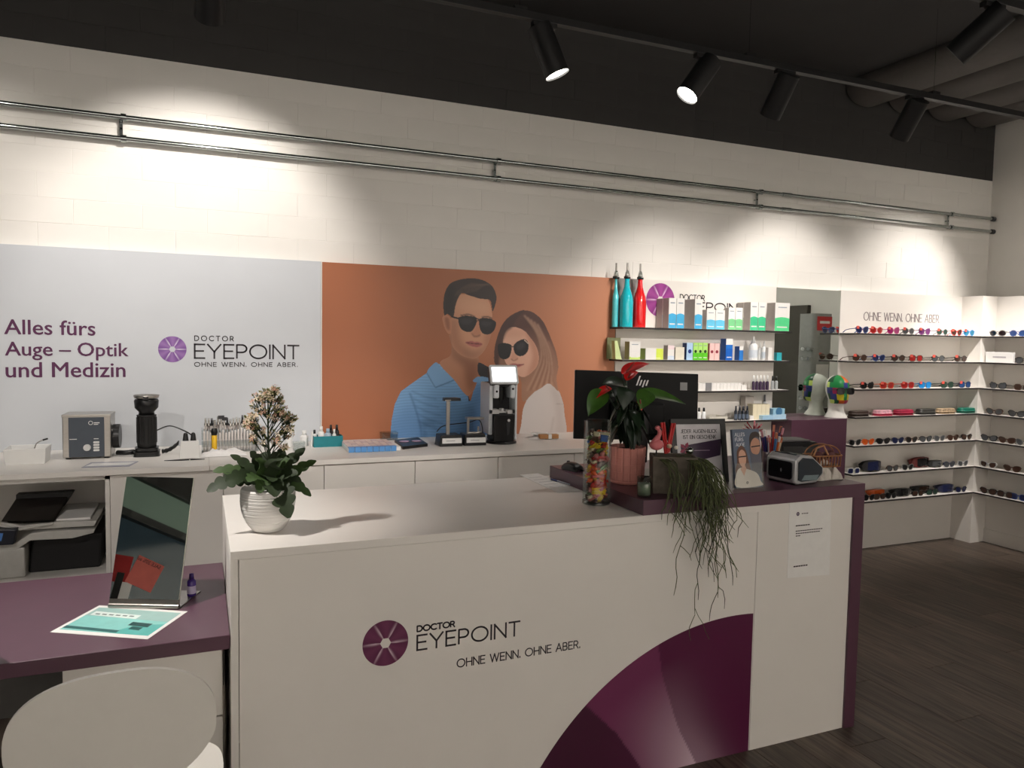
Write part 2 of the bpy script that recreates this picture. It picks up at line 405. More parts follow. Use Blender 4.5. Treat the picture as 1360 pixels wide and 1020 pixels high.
def logo(parent, Y, yl, cen, lf, doc, eye, ohne, cols, ink, t=(.0042, .0085, .0036), tr=(.2, .2, .2)):
    c = at_y(*cen, Y); R = c.x-at_y(*lf, Y).x
    iris('emblem', c.x, c.z, R, yl, *cols, parent)
    mp = lambda u, v, d: (u, yl-d*0.4, v)
    for (txt, (x0, x1, yb, yt)), th, tk in zip((('DOCTOR', doc), ('EYEPOINT', eye), ('OHNE WENN. OHNE ABER.', ohne)), t, tr):
        if x0 is None: continue
        a, b, d = at_y(x0, yb, Y), at_y(x1, yb, Y), at_y(x0, yt, Y)
        sign(parent, txt, a.x, a.z, d.z-a.z, th, tk, b.x-a.x, mp, ink)
logo(panel, YB, -0.0012, (229, 463.8), (210, 463.8), (258.5, 310, 452.3, 446), (258.7, 396.5, 475.5, 457.3), (258.3, 395, 486.6, 481.2),
     ((110,62,140), (168,128,190), (238,228,244)), INK, tr=(.5, .2, .35))
# poster board with the printed couple
poster = thing('poster_board', 'orange brown poster board of a couple in dark sunglasses', 'poster', (0, YB, 0))
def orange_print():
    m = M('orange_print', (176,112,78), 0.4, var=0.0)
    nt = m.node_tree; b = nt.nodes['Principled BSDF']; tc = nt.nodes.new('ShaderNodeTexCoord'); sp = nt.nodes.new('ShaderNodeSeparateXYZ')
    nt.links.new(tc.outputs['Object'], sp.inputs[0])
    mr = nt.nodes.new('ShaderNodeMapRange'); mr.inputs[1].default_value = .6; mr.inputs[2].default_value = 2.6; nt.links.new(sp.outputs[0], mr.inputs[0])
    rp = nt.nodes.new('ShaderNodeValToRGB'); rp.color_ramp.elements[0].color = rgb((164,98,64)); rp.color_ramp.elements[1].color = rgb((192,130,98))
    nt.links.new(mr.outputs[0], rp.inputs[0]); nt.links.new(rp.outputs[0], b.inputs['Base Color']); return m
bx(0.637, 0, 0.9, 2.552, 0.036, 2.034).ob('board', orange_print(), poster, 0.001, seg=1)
bx(0.634, -0.003, 0.95, 0.640, 0.03, 2.036).ob('edge_strip', WHITE, poster)
def couple_print():
    S = 4.079; st = 2.6
    gx = np.arange(60, 1032, st); gy = np.arange(70, 1000, st); X, Y = np.meshgrid(gx, gy)
    img = np.zeros(X.shape+(3,)); A = np.zeros(X.shape)
    def inside(poly):
        P = np.array(poly); m = np.zeros(X.shape, bool); n = len(P)
        for i in range(n):
            x0, y0 = P[i]; x1, y1 = P[(i+1) % n]
            if y0 == y1: continue
            c = ((Y < y0) != (Y < y1)) & (X < (x1-x0)*(Y-y0)/(y1-y0)+x0); m ^= c
        return m.astype(float)
    def blur(m, s):
        s = s/st
        if s < .3: return m
        k = int(3*s)+1; g = np.exp(-.5*(np.arange(-k, k+1)/s)**2); g /= g.sum()
        m = np.apply_along_axis(lambda r: np.convolve(r, g, 'same'), 0, m)
        return np.apply_along_axis(lambda r: np.convolve(r, g, 'same'), 1, m)
    def paint(poly, c, soft=0.0, op=1.0, clip=None, sm=True, body=True):
        nonlocal img, A
        m = blur(inside(smooth_pts(poly) if sm else poly), soft)*op
        if clip is not None: m = m*clip
        m3 = m[..., None]; col = c if isinstance(c, np.ndarray) and c.ndim == 3 else linv(c)
        img = img*(1-m3)+col*m3
        if body: A = np.maximum(A, inside(smooth_pts(poly) if sm else poly) if soft else m)
        return m
    def line(pts, wd, c, soft=0, op=1.0, clip=None):
        P = [np.array(p, float) for p in smooth_pts(pts, 6, False)]; L = []; R = []
        for i in range(len(P)):
            t = P[min(i+1, len(P)-1)]-P[max(i-1, 0)]; t = t/(np.linalg.norm(t)+1e-9); n = np.array((-t[1], t[0]))*wd/2
            L.append(P[i]+n); R.append(P[i]-n)
        paint(L+R[::-1], c, soft, op, clip, sm=False, body=False)
    def ramp(c0, c1, t): t = np.clip(t, 0, 1)[..., None]; return linv(c0)*(1-t)+linv(c1)*t
    # --- man
    shirt = [(72,1000),(74,945),(80,850),(98,760),(130,692),(180,655),(270,592),(322,535),(345,545),(440,640),(500,718),(508,745),(545,615),(600,610),(645,630),(660,1000)]
    base = ramp((128,174,216), (98,142,190), (Y-560)/420)
    wob = np.sin((Y+0.10*X+14*np.sin(X/95))*2*PI/15.5)
    base = base*(1+0.10*wob)[..., None]
    ms = paint(shirt, base, sm=False)
    paint([(72,1000),(74,900),(130,800),(190,780),(250,900),(230,1000)], (92,134,182), 26, .55, ms, body=False)
    paint([(520,650),(560,640),(600,660),(640,800),(640,1000),(420,1000),(500,800)], (74,108,152), 34, .7, ms, body=False)
    for k in range(5): line([(190+8*k,690+40*k),(260+10*k,720+42*k),(330+10*k,735+44*k)], 7, (60,98,142), 4, .45, ms)
    line([(180,700),(215,800),(240,900),(240,1000)], 9, (58,94,138), 4, .6, ms)
    neck = [(392,385),(405,450),(395,500),(342,540),(420,630),(500,718),(555,610),(556,515),(520,470),(430,420)]
    mn = paint(neck, (190,134,104))
    paint([(395,400),(440,480),(530,516),(556,512),(558,600),(510,700),(480,620),(470,560),(410,500)], (132,84,62), 16, .8, mn, body=False)
    line([(500,718),(503,745)], 8, (30,30,38))
    paint([(552,538),(600,555),(650,585),(655,655),(560,612)], (36,32,38))
    paint([(272,592),(322,533),(350,570),(418,628),(400,640),(318,672)], (126,170,212))
    line([(318,672),(400,640),(420,630)], 5, (62,98,140), 2)
    line([(272,592),(318,672)], 4, (74,112,156), 2)
    paint([(524,640),(552,612),(612,622),(606,645)], (120,164,206))
    face = [(402,300),(415,240),(432,190),(460,165),(520,172),(600,190),(624,250),(628,300),(626,370),(604,440),(572,490),(535,514),(492,510),(452,492),(416,455),(400,405),(396,340)]
    mf = paint(face, (208,152,120))
    paint([(400,300),(440,310),(452,400),(500,480),(560,500),(520,520),(440,495),(395,420)], (164,108,80), 18, .8, mf, body=False)
    paint([(590,380),(640,330),(640,440),(590,480)], (168,112,86), 12, .6, mf, body=False)
    paint([(450,180),(600,200),(610,270),(460,260)], (222,170,138), 20, .6, mf, body=False)
    paint([(470,455),(530,470),(585,450),(570,505),(490,512)], (150,104,82), 14, .55, mf, body=False)
    paint([(356,292),(370,274),(394,284),(406,312),(404,372),(392,384),(372,360),(359,322)], (196,134,102))
    paint([(370,295),(392,300),(396,360),(380,350)], (140,84,62), 5, .7, body=False)
    hair = [(366,278),(361,215),(370,155),(398,108),(450,86),(520,79),(580,90),(628,122),(650,172),(648,212),(630,262),(624,240),(612,198),(560,190),(500,172),(462,162),(440,192),(426,236),(415,292),(385,275)]
    mh = paint(hair, (52,40,38))
    for k in range(9): line([(425+14*k,175-3*k),(460+17*k,135-3*k),(520+14*k,105+2*k)], 5, (96,76,66), 3, .55, mh)
    paint([(375,150),(420,120),(415,270),(372,268)], (24,20,20), 10, .7, mh, body=False)
    line([(455,282),(500,276),(535,290)], 8, (60,40,34), 2, .8); line([(570,292),(600,288),(632,300)], 8, (60,40,34), 2, .8)
    paint([(538,330),(546,300),(560,300),(566,360),(562,385),(540,396),(514,380),(524,365)], (190,128,98), 5, .8, body=False)
    paint([(514,376),(535,392),(562,384),(556,396),(528,398)], (120,70,54), 3, .75, body=False)
    paint([(482,427),(515,420),(530,425),(548,424),(574,436),(552,452),(515,448)], (176,98,92), 2, body=False)
    line([(482,428),(528,434),(572,437)], 4, (96,48,46), 1)
    paint([(446,294),(480,283),(522,287),(542,300),(538,332),(516,366),(490,370),(460,356),(446,326)], (20,18,22))
    paint([(557,302),(600,296),(636,306),(650,324),(636,366),(606,384),(576,378),(560,350)], (20,18,22))
    paint([(460,300),(520,300),(500,330),(462,325)], (52,48,54), 6, .7, body=False); paint([(570,312),(625,314),(610,340),(572,335)], (52,48,54), 6, .7, body=False)
    line([(404,287),(445,298)], 9, (24,20,22)); line([(446,292),(520,290),(560,304),(648,318)], 6, (30,26,28)); line([(538,318),(550,308),(560,318)], 5, (30,26,28))
    line([(398,386),(402,430),(388,470)], 6, (120,76,56), 4, .5)
    # --- woman
    hairw = [(640,545),(637,470),(652,400),(680,330),(720,285),(770,258),(802,252),(850,264),(900,308),(932,370),(952,420),(974,480),(986,560),(976,620),(984,690),(960,668),(930,650),(890,676),(850,700),(800,750),(784,720),(782,640),(740,560),(690,560)]
    bodyw = [(782,1000),(784,860),(800,765),(848,696),(900,658),(940,646),(982,680),(1006,732),(1018,800),(1020,1000)]
    mb_ = paint(bodyw, ramp((222,214,210), (196,184,178), (X-780)/260))
    paint([(940,650),(985,690),(1012,780),(1018,1000),(960,1000),(975,820)], (180,166,160), 12, .55, mb_, body=False)
    line([(975,760),(1012,762)], 4, (160,146,140), 2, .7); line([(960,830),(930,1000)], 8, (176,162,156), 5, .6)
    mw = paint(hairw, ramp((82,50,42), (170,126,102), (Y-340)/330))
    face2 = [(684,470),(688,400),(708,356),(748,344),(800,364),(834,402),(862,442),(878,490),(876,540),(850,582),(802,614),(760,602),(722,562),(697,532)]
    mf2 = paint(face2, (222,172,148))
    paint([(800,364),(850,400),(885,490),(878,560),(810,620),(830,560),(845,500),(830,440)], (182,124,98), 12, .75, mf2, body=False)
    paint([(690,400),(720,350),(800,360),(790,400),(720,400)], (206,152,126), 10, .6, mf2, body=False)
    paint([(720,285),(770,258),(800,252),(760,300),(735,345),(700,380),(672,470),(660,560),(638,545),(640,440),(680,330)], (66,40,36), 5, .9, mw, body=False)
    for k in range(9): line([(800+9*k,280+6*k),(870+8*k,380+10*k),(895+7*k,500+8*k),(860+11*k,600+4*k),(815+17*k,690-3*k)], 7, ((196,156,130), (120,80,64))[k % 2], 4, .65, mw)
    line([(930,420),(965,520),(950,600),(976,680)], 8, (150,108,88), 4, .7, mw)
    paint([(738,470),(748,470),(766,512),(752,524),(728,516)], (206,150,126), 4, .8, body=False)
    line([(728,516),(745,526),(766,514)], 5, (150,92,76), 2, .8)
    paint([(720,549),(745,541),(762,544),(800,545),(772,560),(742,562)], (176,96,92), 2, body=False); line([(720,550),(760,551),(800,546)], 3, (110,56,56), 1)
    paint([(658,442),(690,431),(728,440),(731,470),(718,508),(690,519),(664,500)], (22,20,24))
    paint([(744,442),(775,416),(806,411),(823,434),(821,470),(800,496),(770,501),(748,482)], (22,20,24))
    paint([(760,440),(800,425),(800,455),(765,470)], (56,52,58), 6, .7, body=False)
    line([(728,452),(746,450)], 5, (70,50,44)); line([(800,414),(826,436)], 6, (196,170,150))
    # --- mesh on the wall face
    idx = -np.ones(X.shape, int); keep = A > .02
    fk = keep[:-1, :-1] & keep[1:, :-1] & keep[:-1, 1:] & keep[1:, 1:]
    used = np.zeros_like(keep); used[:-1, :-1] |= fk; used[1:, :-1] |= fk; used[:-1, 1:] |= fk; used[1:, 1:] |= fk
    idx[used] = np.arange(used.sum())
    ux = 500+X[used]/S; uy = 350+Y[used]/S
    D = np.array(_f)[None]+np.outer((ux-680)/FPX, np.array(_r))-np.outer((uy-510)/FPX, np.array(_u))
    P = np.array(CP)[None]+D*(YB/D[:, 1])[:, None]; P[:, 1] = -0.0008
    jj, ii = np.nonzero(fk)
    F = np.stack([idx[jj, ii], idx[jj+1, ii], idx[jj+1, ii+1], idx[jj, ii+1]], 1)
    return colmesh('printed_couple', P, F.tolist(), img[used], colmat('print_satin', 0.4), poster)
couple_print()
# boards behind the shelves, mirror between them, boxed corner, right wall boards
sp = struct(bx(2.556, YB, 0, 3.90, YB+.036, ZT).ob('trim_1', WHITE))
sp['label'] = 'white board behind the shelves of care products'
bx(2.560, -0.004, 0, 2.72, 0, .32).ob('grey_strip', M('mid_grey_strip', (150,146,142), .5), sp, loc=(0, YB, 1.715))
logo(sp, YB, YB-0.0012, (877, 398.5), (858, 398.5), (903, 935.5, 398.5, 391), (903, 990, 411.5, 400.8), (None,)*4,
     ((128,40,122), (176,84,160), (240,210,236)), INK, t=(.006, .009, .004))
bp = struct(bx(4.53, YB, 0, 5.877, YB+.036, ZT).ob('trim_2', WHITE))
a = at_y(1147, 425.2, YB); b = at_y(1248, 428.8, YB); sign(bp, 'OHNE WENN. OHNE ABER.', a.x, a.z, .062, .0052, .22, b.x-a.x, wallmap(YB-.0005), M('grey_ink', (120,108,112), .5))
struct(bx(5.877, 4.14, 0, 6.22, YW, ZT+.003).ob('trim_3', WHITE))
struct(bx(XR, 3.0, 0, 6.22, 4.14, ZT).ob('trim_4', WHITE))
struct(bx(XR-.012, 3.0, 0, XR, 4.14, .11).ob('baseboard_right', WHITE, None, .002))
mir = thing('wall_mirror', 'tall frameless wall mirror between the two shelf boards', 'mirror', (0, YB, 0))
bx(3.903, 0.002, 0.4, 4.527, 0.012, ZT-.004).ob('mirror_glass', MIRROR, mir)
bx(3.903, 0.012, 0.4, 4.527, 0.036, ZT-.004).ob('backing_board', WHITE, mir)
# door and display column further along the right wall (they show in the mirror)
dr = struct(bx(6.17, 1.15, 0, 6.222, 2.3, 2.05).ob('door_1', M('dark_olive_door', (66,62,52), .5)))
MB().tube([(6.17, 1.3, 1.0), (6.13, 1.3, 1.0), (6.13, 1.42, 1.0)], .01).ob('door_handle', CHROME, dr)
# ------------------------------------------------------------------ conduit pipes along the wall
def pipe(z, name_label):
    t = thing('conduit_pipe', name_label, 'pipe', (0, YW-.05, z))
    MB().cyl((-2.9, 0, 0), (6.2, 0, 0), .0125, n=14).ob('tube', CHROME, t)
    for px in (165, 662, 1012, 1268):
        xx = at_y(px, 220, YW-.05).x
        MB().cyl((xx-.012, 0, 0), (xx+.012, 0, 0), .019, n=14).box(xx-.006, 0, -.008, xx+.006, .045, .008).ob('clip', CHROME, t)
    for px in (1045,):
        xx = at_y(px, 260, YW-.05).x; MB().cyl((xx-.04, 0, 0), (xx+.04, 0, 0), .0155, n=14).ob('coupling', CHROME, t)
    MB().cyl((6.17, 0, 0), (6.2, 0, 0), .02, n=14).ob('end_cap', DGREY, t)
    return t
pipe(2.703, 'upper of two galvanised conduit pipes running along the brick wall')
pipe(2.597, 'lower of two galvanised conduit pipes running along the brick wall')
for k, px in enumerate((165, 662, 1012, 1268)):
    xx = at_y(px, 220, YW-.05).x
    o = MB().box(xx-.022, YW-.03, 2.585, xx-.006, YW-.022, 2.72).cyl((xx-.014, YW-.03, 2.65), (xx-.014, YW, 2.65), .006, n=8).ob('pipe_bracket', CHROME)
    tag(o, 'small galvanised bracket joining the two conduit pipes', 'bracket', 'brackets of the conduit pipes')
# ------------------------------------------------------------------ track lights
def rail(Y, z, x0, x1, label, wires):
    t = thing('light_track', label, 'light track', (0, Y, z))
    bx(x0, -.018, -.002, x1, .018, .03).ob('rail', BLACK, t)
    bx(x0, -.019, -.0035, x1, -.015, -.001).ob('rail_lip', DGREY, t)
    for xx in wires:
        bx(xx-.03, -.02, .028, xx+.03, .02, .045).ob('wire_clamp', BLACK, t)
        MB().cyl((xx, 0, .04), (xx, 0, CEIL_Z-z), .0013, n=6).ob('suspension_wire', CHROME, t)
    return t
TY, TZ = 3.2, 3.075
TRACK = [at_y(x, y, TY).x for x, y in ((690, 25), (994.5, 82), (1240, 125))]
rail(TY, TZ, -3.05, 6.2, 'long black light track hung above the back counter', TRACK+[-.6, -2.0, 5.2])
rail(2.22, TZ, -2.0, 6.2, 'second black light track nearer the ceiling ribs end', [2.4, 4.2, 5.8])
rail(0.4, TZ, -3.05, 5.5, 'black light track hung behind the front counter approach', [-1.5, 1.0, 3.4])
LENS = M('lit_spot_lens', (255,250,240), .4, emit=14.0, var=0.0)
LENS_OFF = M('recessed_spot_lens', (255,246,230), .4, emit=5.0, var=0.0)
def spot(x, Y, label, target, power=60, cone=60, blend=.6, lens=LENS, size=.03):
    mount = Vector((x, Y, TZ)); p = mount+Vector((0, 0, -.078)); d = (Vector(target)-p).normalized()
    t = thing('track_spotlight', label, 'spotlight', mount)
    L = lambda q: q-mount
    bx(-.06, -.016, -.024, .06, .016, -.0036).ob('track_adapter', BLACK, t)
    MB().cyl((0, 0, -.02), L(p), .012, n=10).ob('joint', BLACK, t)
    a, b = p-d*.06, p+d*.17
    MB().cyl(L(a), L(b-d*.0), .057, n=28, cap=False).cyl(L(a), L(a+d*.002), .057, n=28).ob('housing', BLACK, t)
    MB().cyl(L(b-d*.012), L(b-d*.009), .055, n=28).ob('lens', lens, t)
    ld = bpy.data.lights.new('lamp', 'SPOT'); ld.energy = power*LIGHT_GAIN; ld.color = WARM; ld.spot_size = math.radians(cone); ld.spot_blend = blend; ld.shadow_soft_size = size
    lo = bpy.data.objects.new('lamp', ld); COL.objects.link(lo); lo.parent = t; lo.location = L(b+d*.004)
    lo.rotation_euler = d.to_track_quat('-Z', 'Y').to_euler()
    return t
X0, X1, X2, X3, X4 = [at_y(x, y, TY).x for x, y in ((281, 15), (722, 62), (936, 90), (1042, 108), (1214, 145))]
spot(X0, TY, 'black spotlight pointing at the brick wall above the grey panel', (0.0, 4.36, 2.0), 70, 88, .6)
spot(X1, TY, 'lit black spotlight over the poster, tilted to the right', (2.2, 2.95, 1.2), 24, 60, .9)
spot(X2, TY, 'lit black spotlight tilted left over the monitor', (.95, 3.3, 1.0), 26, 60, .9)
spot(X3, TY, 'black spotlight turned to the care product shelves', (2.85, 4.32, 1.45), 38, 76, .8, lens=LENS_OFF)
spot(X4, TY, 'black spotlight turned to the sunglasses shelves', (4.0, 4.32, 1.6), 68, 80, .7, lens=LENS_OFF)
spot(-1.1, TY, 'added unseen black spotlight brightening the left end of the grey panel', (-1.1, 4.36, 1.9), 26, 92, .8)  # unseen lamp added to lift the wall and panel at the left
spot(-1.0, 2.22, 'black spotlight above the desk on the second track', (-.18, 2.62, 0.9), 205, 50, .8)
spot(5.7, TY, 'added unseen black spotlight brightening the sunglasses boards near the corner', (5.2, 4.32, 1.8), 95, 74, .9)  # extra lamp kept out of view, added to brighten these boards
x5 = at_y(1318, 20, 2.22).x
spot(x5, 2.22, 'black spotlight on the track below the ceiling ribs', (x5-.9, 4.32, 1.2), 40, 42, lens=LENS_OFF)
spot(5.12, TY, 'black spotlight aimed at the boxed wall corner', (5.9, 4.05, 1.1), 175, 56, .8)
spot(4.0, 2.22, 'added unseen black spotlight brightening the right wall', (6.2, 1.9, 1.9), 70, 90)  # unseen lamp added so the right wall looks lit in the mirror
REAR = ((-1.9, (-1.0, -3.3, 1.5), 620, 110, 'added as fill, washing the rear wall near the shop window'), (.2, (.3, -3.3, 1.5), 620, 110, 'added as fill, washing the middle of the rear wall'), (2.3, (2.2, -3.3, 1.5), 620, 110, 'added as fill, washing the rear wall past its middle'), (4.4, (4.2, -3.3, 1.5), 620, 110, 'added as fill, washing the far end of the rear wall'),  # unseen washers added so bounce off the rear wall fills the room
        (-1.4, (-.15, 4.2, 1.1), 120, 40, 'aimed at the grey panel'), (2.9, (3.2, 4.32, 1.4), 300, 36, 'added to brighten the shelf wall'), (1.6, (.8, 3.85, 1.0), 170, 23, 'added to brighten the back worktop'), (4.2, (1.15, 4.36, 1.3), 75, 36, 'aimed across at the poster'), (.9, (1.2, 3.3, .9), 8, 46, 'aimed at the counter'))  # shelf wall and worktop lamps are unseen, added for brightness
for xx, tg, pw, cn, lb in REAR: spot(xx, 0.4, 'black spotlight on the rear track '+lb, tg, pw, cn, 1.0)
# ------------------------------------------------------------------ back sideboard: cabinet units and worktop
ZS = 1.02; YF = 3.66
SEAM = [-0.3673, 0.0977, 0.5543, 1.0087, 1.4636, 1.9204, 2.376]
def door_unit(k, label):
    x0, x1 = SEAM[k], SEAM[k+1]
    t = thing('base_cabinet', label, 'cabinet', ((x0+x1)/2, YF, 0)); h = (x1-x0)/2
    MB().box(-h, .02, .08, -h+.016, .65, .995).box(h-.016, .02, .08, h, .65, .995).box(-h+.016, .02, .08, h-.016, .65, .096).box(-h+.016, .63, .096, h-.016, .65, .995).box(-h+.016,.02,.96,h-.016,.65,.995).ob('carcass', WHITE, t)
    bx(-h+.0015, 0, .085, h-.0015, .018, .990).ob('door', WHITE, t, .0012, seg=1)
    bx(-h, .06, 0, h, .62, .08).ob('plinth', DGREY, t)
for k, lb in enumerate(('white base cabinet right of the open printer niche, behind desk mirror', 'white base cabinet door behind the white flower pot',
                        'white base cabinet door under the teal bottle box', 'white base cabinet door under the two black charging stands',
                        'white base cabinet door under the lens meter', 'white base cabinet door behind the computer monitor')):
    door_unit(k, lb)
t = thing('open_cabinet', 'open white cabinet niche that holds the printer', 'cabinet', (0, YF, 0))
xl, xr = -1.25, SEAM[0]
bx(xr-.018, 0, .05, xr, .65, .995).ob('side_panel', WHITE, t); bx(xl, 0, .05, xl+.018, .65, .995).ob('side_panel', WHITE, t)
bx(xl, 0, .975, xr, .65, .995).ob('top_panel', WHITE, t); bx(xl+.018, .63, .05, xr-.018, .65, .975).ob('back_panel', WHITE, t)
bx(xl+.018, 0, .535, xr-.018, .63, .555).ob('shelf', WHITE, t); bx(xl, .02, .03, xr, .64, .05).ob('bottom_panel', WHITE, t)
bx(xl, .06, 0, xr, .62, .03).ob('plinth', DGREY, t)
o = bx(-1.3, 3.63, ZS-.024, .037, 4.318, ZS).ob('worktop', WHITE, None, .0015, seg=1); tag(o, 'white worktop carrying the ultrasonic cleaner', 'worktop')
o = bx(.038, 3.645, ZS-.025, 2.42, 4.318, ZS).ob('worktop', WHITE, None, .0015, seg=1); tag(o, 'long white worktop below the poster and lens meter', 'worktop')

# ------------------------------------------------------------------ front counter
YC, ZC = 2.27, 0.99
ct = thing('sales_counter', 'white sales counter front with round emblem and lettering', 'counter', (0, 0, 0))
bx(.078, YC, ZC-.026, 2.008, 3.09, ZC).ob('counter_top', WHITE, ct, .0012, seg=1)
bx(.078, YC+.006, 0, .100, 3.08, ZC-.027).ob('side_panel', WHITE, ct, .001, seg=1)
bx(.102, YC+.010, .0, 2.0092, YC+.03, ZC-.029).ob('front_panel', WHITE, ct, .0005, seg=1)
bx(.100, 3.05, .0, 2.006, 3.075, ZC-.027).ob('back_panel', WHITE, ct)
YP = YC+.010
c = at_y(512, 854, YP); R = at_y(542, 852, YP).x-c.x
iris('emblem', c.x, c.z, R, YP-.0012, (88,20,64), (120,52,92), (226,200,214), ct)
mp = lambda u, v, d: (u, YP-.0006-d*.4, v)
mb = MB()
for txt, a, b, tp, th, tk in (('DOCTOR', (554, 838.8), (603.5, 831.2), (554, 831.6), .0048, .2), ('EYEPOINT', (554, 863.4), (689.5, 844.4), (554, 844.2), .006, .22), ('OHNE WENN. OHNE ABER.', (607, 886.3), (770, 861), (607, 876), .0038, .22)):
    A, B, T = at_y(*a, YP), at_y(*b, YP), at_y(*tp, YP); sign(ct, txt, A.x, A.z, T.z-A.z, th, tk, B.x-A.x, mp, INK)
def big_disc():
    cx, cz, R = 1.9257, -.4553, 1.0165
    V = []; C = []; F = []; nu, nv = 150, 90; z0 = 0.0
    x0 = cx-math.sqrt(R*R-(z0-cz)**2); x1 = 2.005
    D1, D2, Mi, L = linv((66,16,46)), linv((84,14,58)), linv((112,44,84)), linv((214,188,202))
    # blade edges: x as function of z
    e1 = np.array([(1.753,-.001),(1.66,.17),(1.623,.275),(1.585,.38),(1.565,.50)]); e2 = np.array([(1.51,.0),(1.498,.044),(1.397,.188),(1.269,.312),(1.1,.42)])
    for i in range(nu+1):
        x = x0+(x1-x0)*i/nu; zt = cz+math.sqrt(max(0, R*R-(x-cx)**2))
        for j in range(nv+1):
            z = z0+(zt-z0)*j/nv
            r = math.hypot(x-cx, z-cz)/R
            b1 = np.interp(z, e1[:, 1], e1[:, 0]); b2 = np.interp(z, e2[:, 1], e2[:, 0])
            k = np.clip((0.92-r)/0.42, 0, 1)
            if x > b1: col = D2*(1-.35*k*math.exp(-((x-b1)/.12)**2))+L*.35*k*math.exp(-((x-b1)/.12)**2)
            elif x > b2: g = k**1.3*.85*np.clip(1-(b1-x)/(b1-b2+1e-6)*.8, 0, 1); col = Mi*(1-g)+L*g
            else: g = k*.3*math.exp(-((b2-x)/.1)**2); col = D1*(1-g)+Mi*g
            V.append((x, YP-.0007, z)); C.append(col)
    for i in range(nu):
        for j in range(nv): F.append((i*(nv+1)+j, i*(nv+1)+j+1, (i+1)*(nv+1)+j+1, (i+1)*(nv+1)+j))
    colmesh('large_disc_print', V, F, C, colmat('print_gloss', .4), ct)
big_disc()
pc = thing('end_counter', 'white end counter with aubergine side below the raised slab', 'counter', (0, 0, 0))
ZP = 1.045
o = bx(1.475, YC-.002, ZC, 2.56, 3.05, ZP).ob('counter_slab', PURPLE, None, .0015, seg=1); tag(o, 'raised aubergine counter slab carrying monitor, plants and terminal', 'counter top')
bx(2.502, YC-.002, 0, 2.56, 3.05, ZC).ob('side_slab', PURPLE, pc, .0015, seg=1)
bx(2.010, YC+.008, 0, 2.502, YC+.028, ZC).ob('front_panel', WHITE, pc, .0005, seg=1)
bx(2.010, 3.02, 0, 2.502, 3.04, ZC).ob('back_panel', WHITE, pc)
nt_ = thing('notice_sheet', 'white printed notice sheet taped to the end counter front', 'paper', (0, YC+.008, 0))
q = [at_y(x, y, YC+.005) for x, y in ((1046, 768), (1101, 763), (1104.5, 663), (1049, 668.5))]
MB().add([(p.x, -.0015+(.004 if i == 1 else 0)*-1, p.z) for i, p in enumerate(q)]+[(p.x, -.0006, p.z) for p in q], [(0,1,2,3),(7,6,5,4),(0,4,5,1),(1,5,6,2),(2,6,7,3),(3,7,4,0)]).ob('sheet', PAPER, nt_)
A = at_y(1061, 683, YC); iris('emblem', A.x, A.z, .008, -.0032, (60,40,70), (90,70,100), (230,220,230), nt_, nr=5, nt=48)
def lines_on(parent, rows, mat, y):
    for x0, z0, wd, hh in rows:
        n = max(2, int(wd/.011))
        mb = MB()
        for k in range(n): mb.box(x0+wd*k/n, y-.0003, z0, x0+wd*(k+.82)/n, y, z0+hh)
        o = mb.ob('printed_line', mat, parent); o['kind'] = 'stuff'
def P2(px, py): p = at_y(px, py, YC); return p.x, p.z
lines_on(nt_, [(*P2(1066, 683), .035, .003), (*P2(1058, 699.5), .075, .004), (*P2(1058, 706.5), .142, .0035), (*P2(1058, 709.8), .128, .0035), (*P2(1058, 713), .025, .0035), (*P2(1055, 754), .075, .005)], INK, -.0033)

# ------------------------------------------------------------------ desk
dk = thing('desk', 'aubergine desk top joined to the left end of the counter', 'desk', (0, 0, 0))
ZD = .744
bx(-1.9, 2.272, ZD-.042, .076, 3.02, ZD).ob('desk_top', PURPLE, dk, .0015, seg=1)
bx(-1.86, 2.35, 0, -1.82, 2.95, ZD-.042).ob('side_panel', WHITE, dk)
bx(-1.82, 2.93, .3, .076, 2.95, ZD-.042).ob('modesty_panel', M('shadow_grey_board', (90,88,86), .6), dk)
pd = thing('drawer_pedestal', 'white drawer pedestal under the aubergine desk', 'drawers', (0, 0, 0))
xa, xb = at_y(82, 905, 2.34).x, .058
bx(xa, 2.358, .03, xb, 2.9, ZD-.046).ob('carcass', WHITE, pd, .001, seg=1)
for z0, z1 in ((.035, .25), (.255, .47), (.475, .692)): bx(xa+.002, 2.34, z0, xb-.002, 2.358, z1).ob('drawer_front', WHITE, pd, .001, seg=1)
for xx in (xa+.03, xb-.03):
    for yy in (2.40, 2.85): MB().cyl((xx, yy, 0), (xx, yy, .03), .015, n=10).ob('foot', BLACKP, pd)
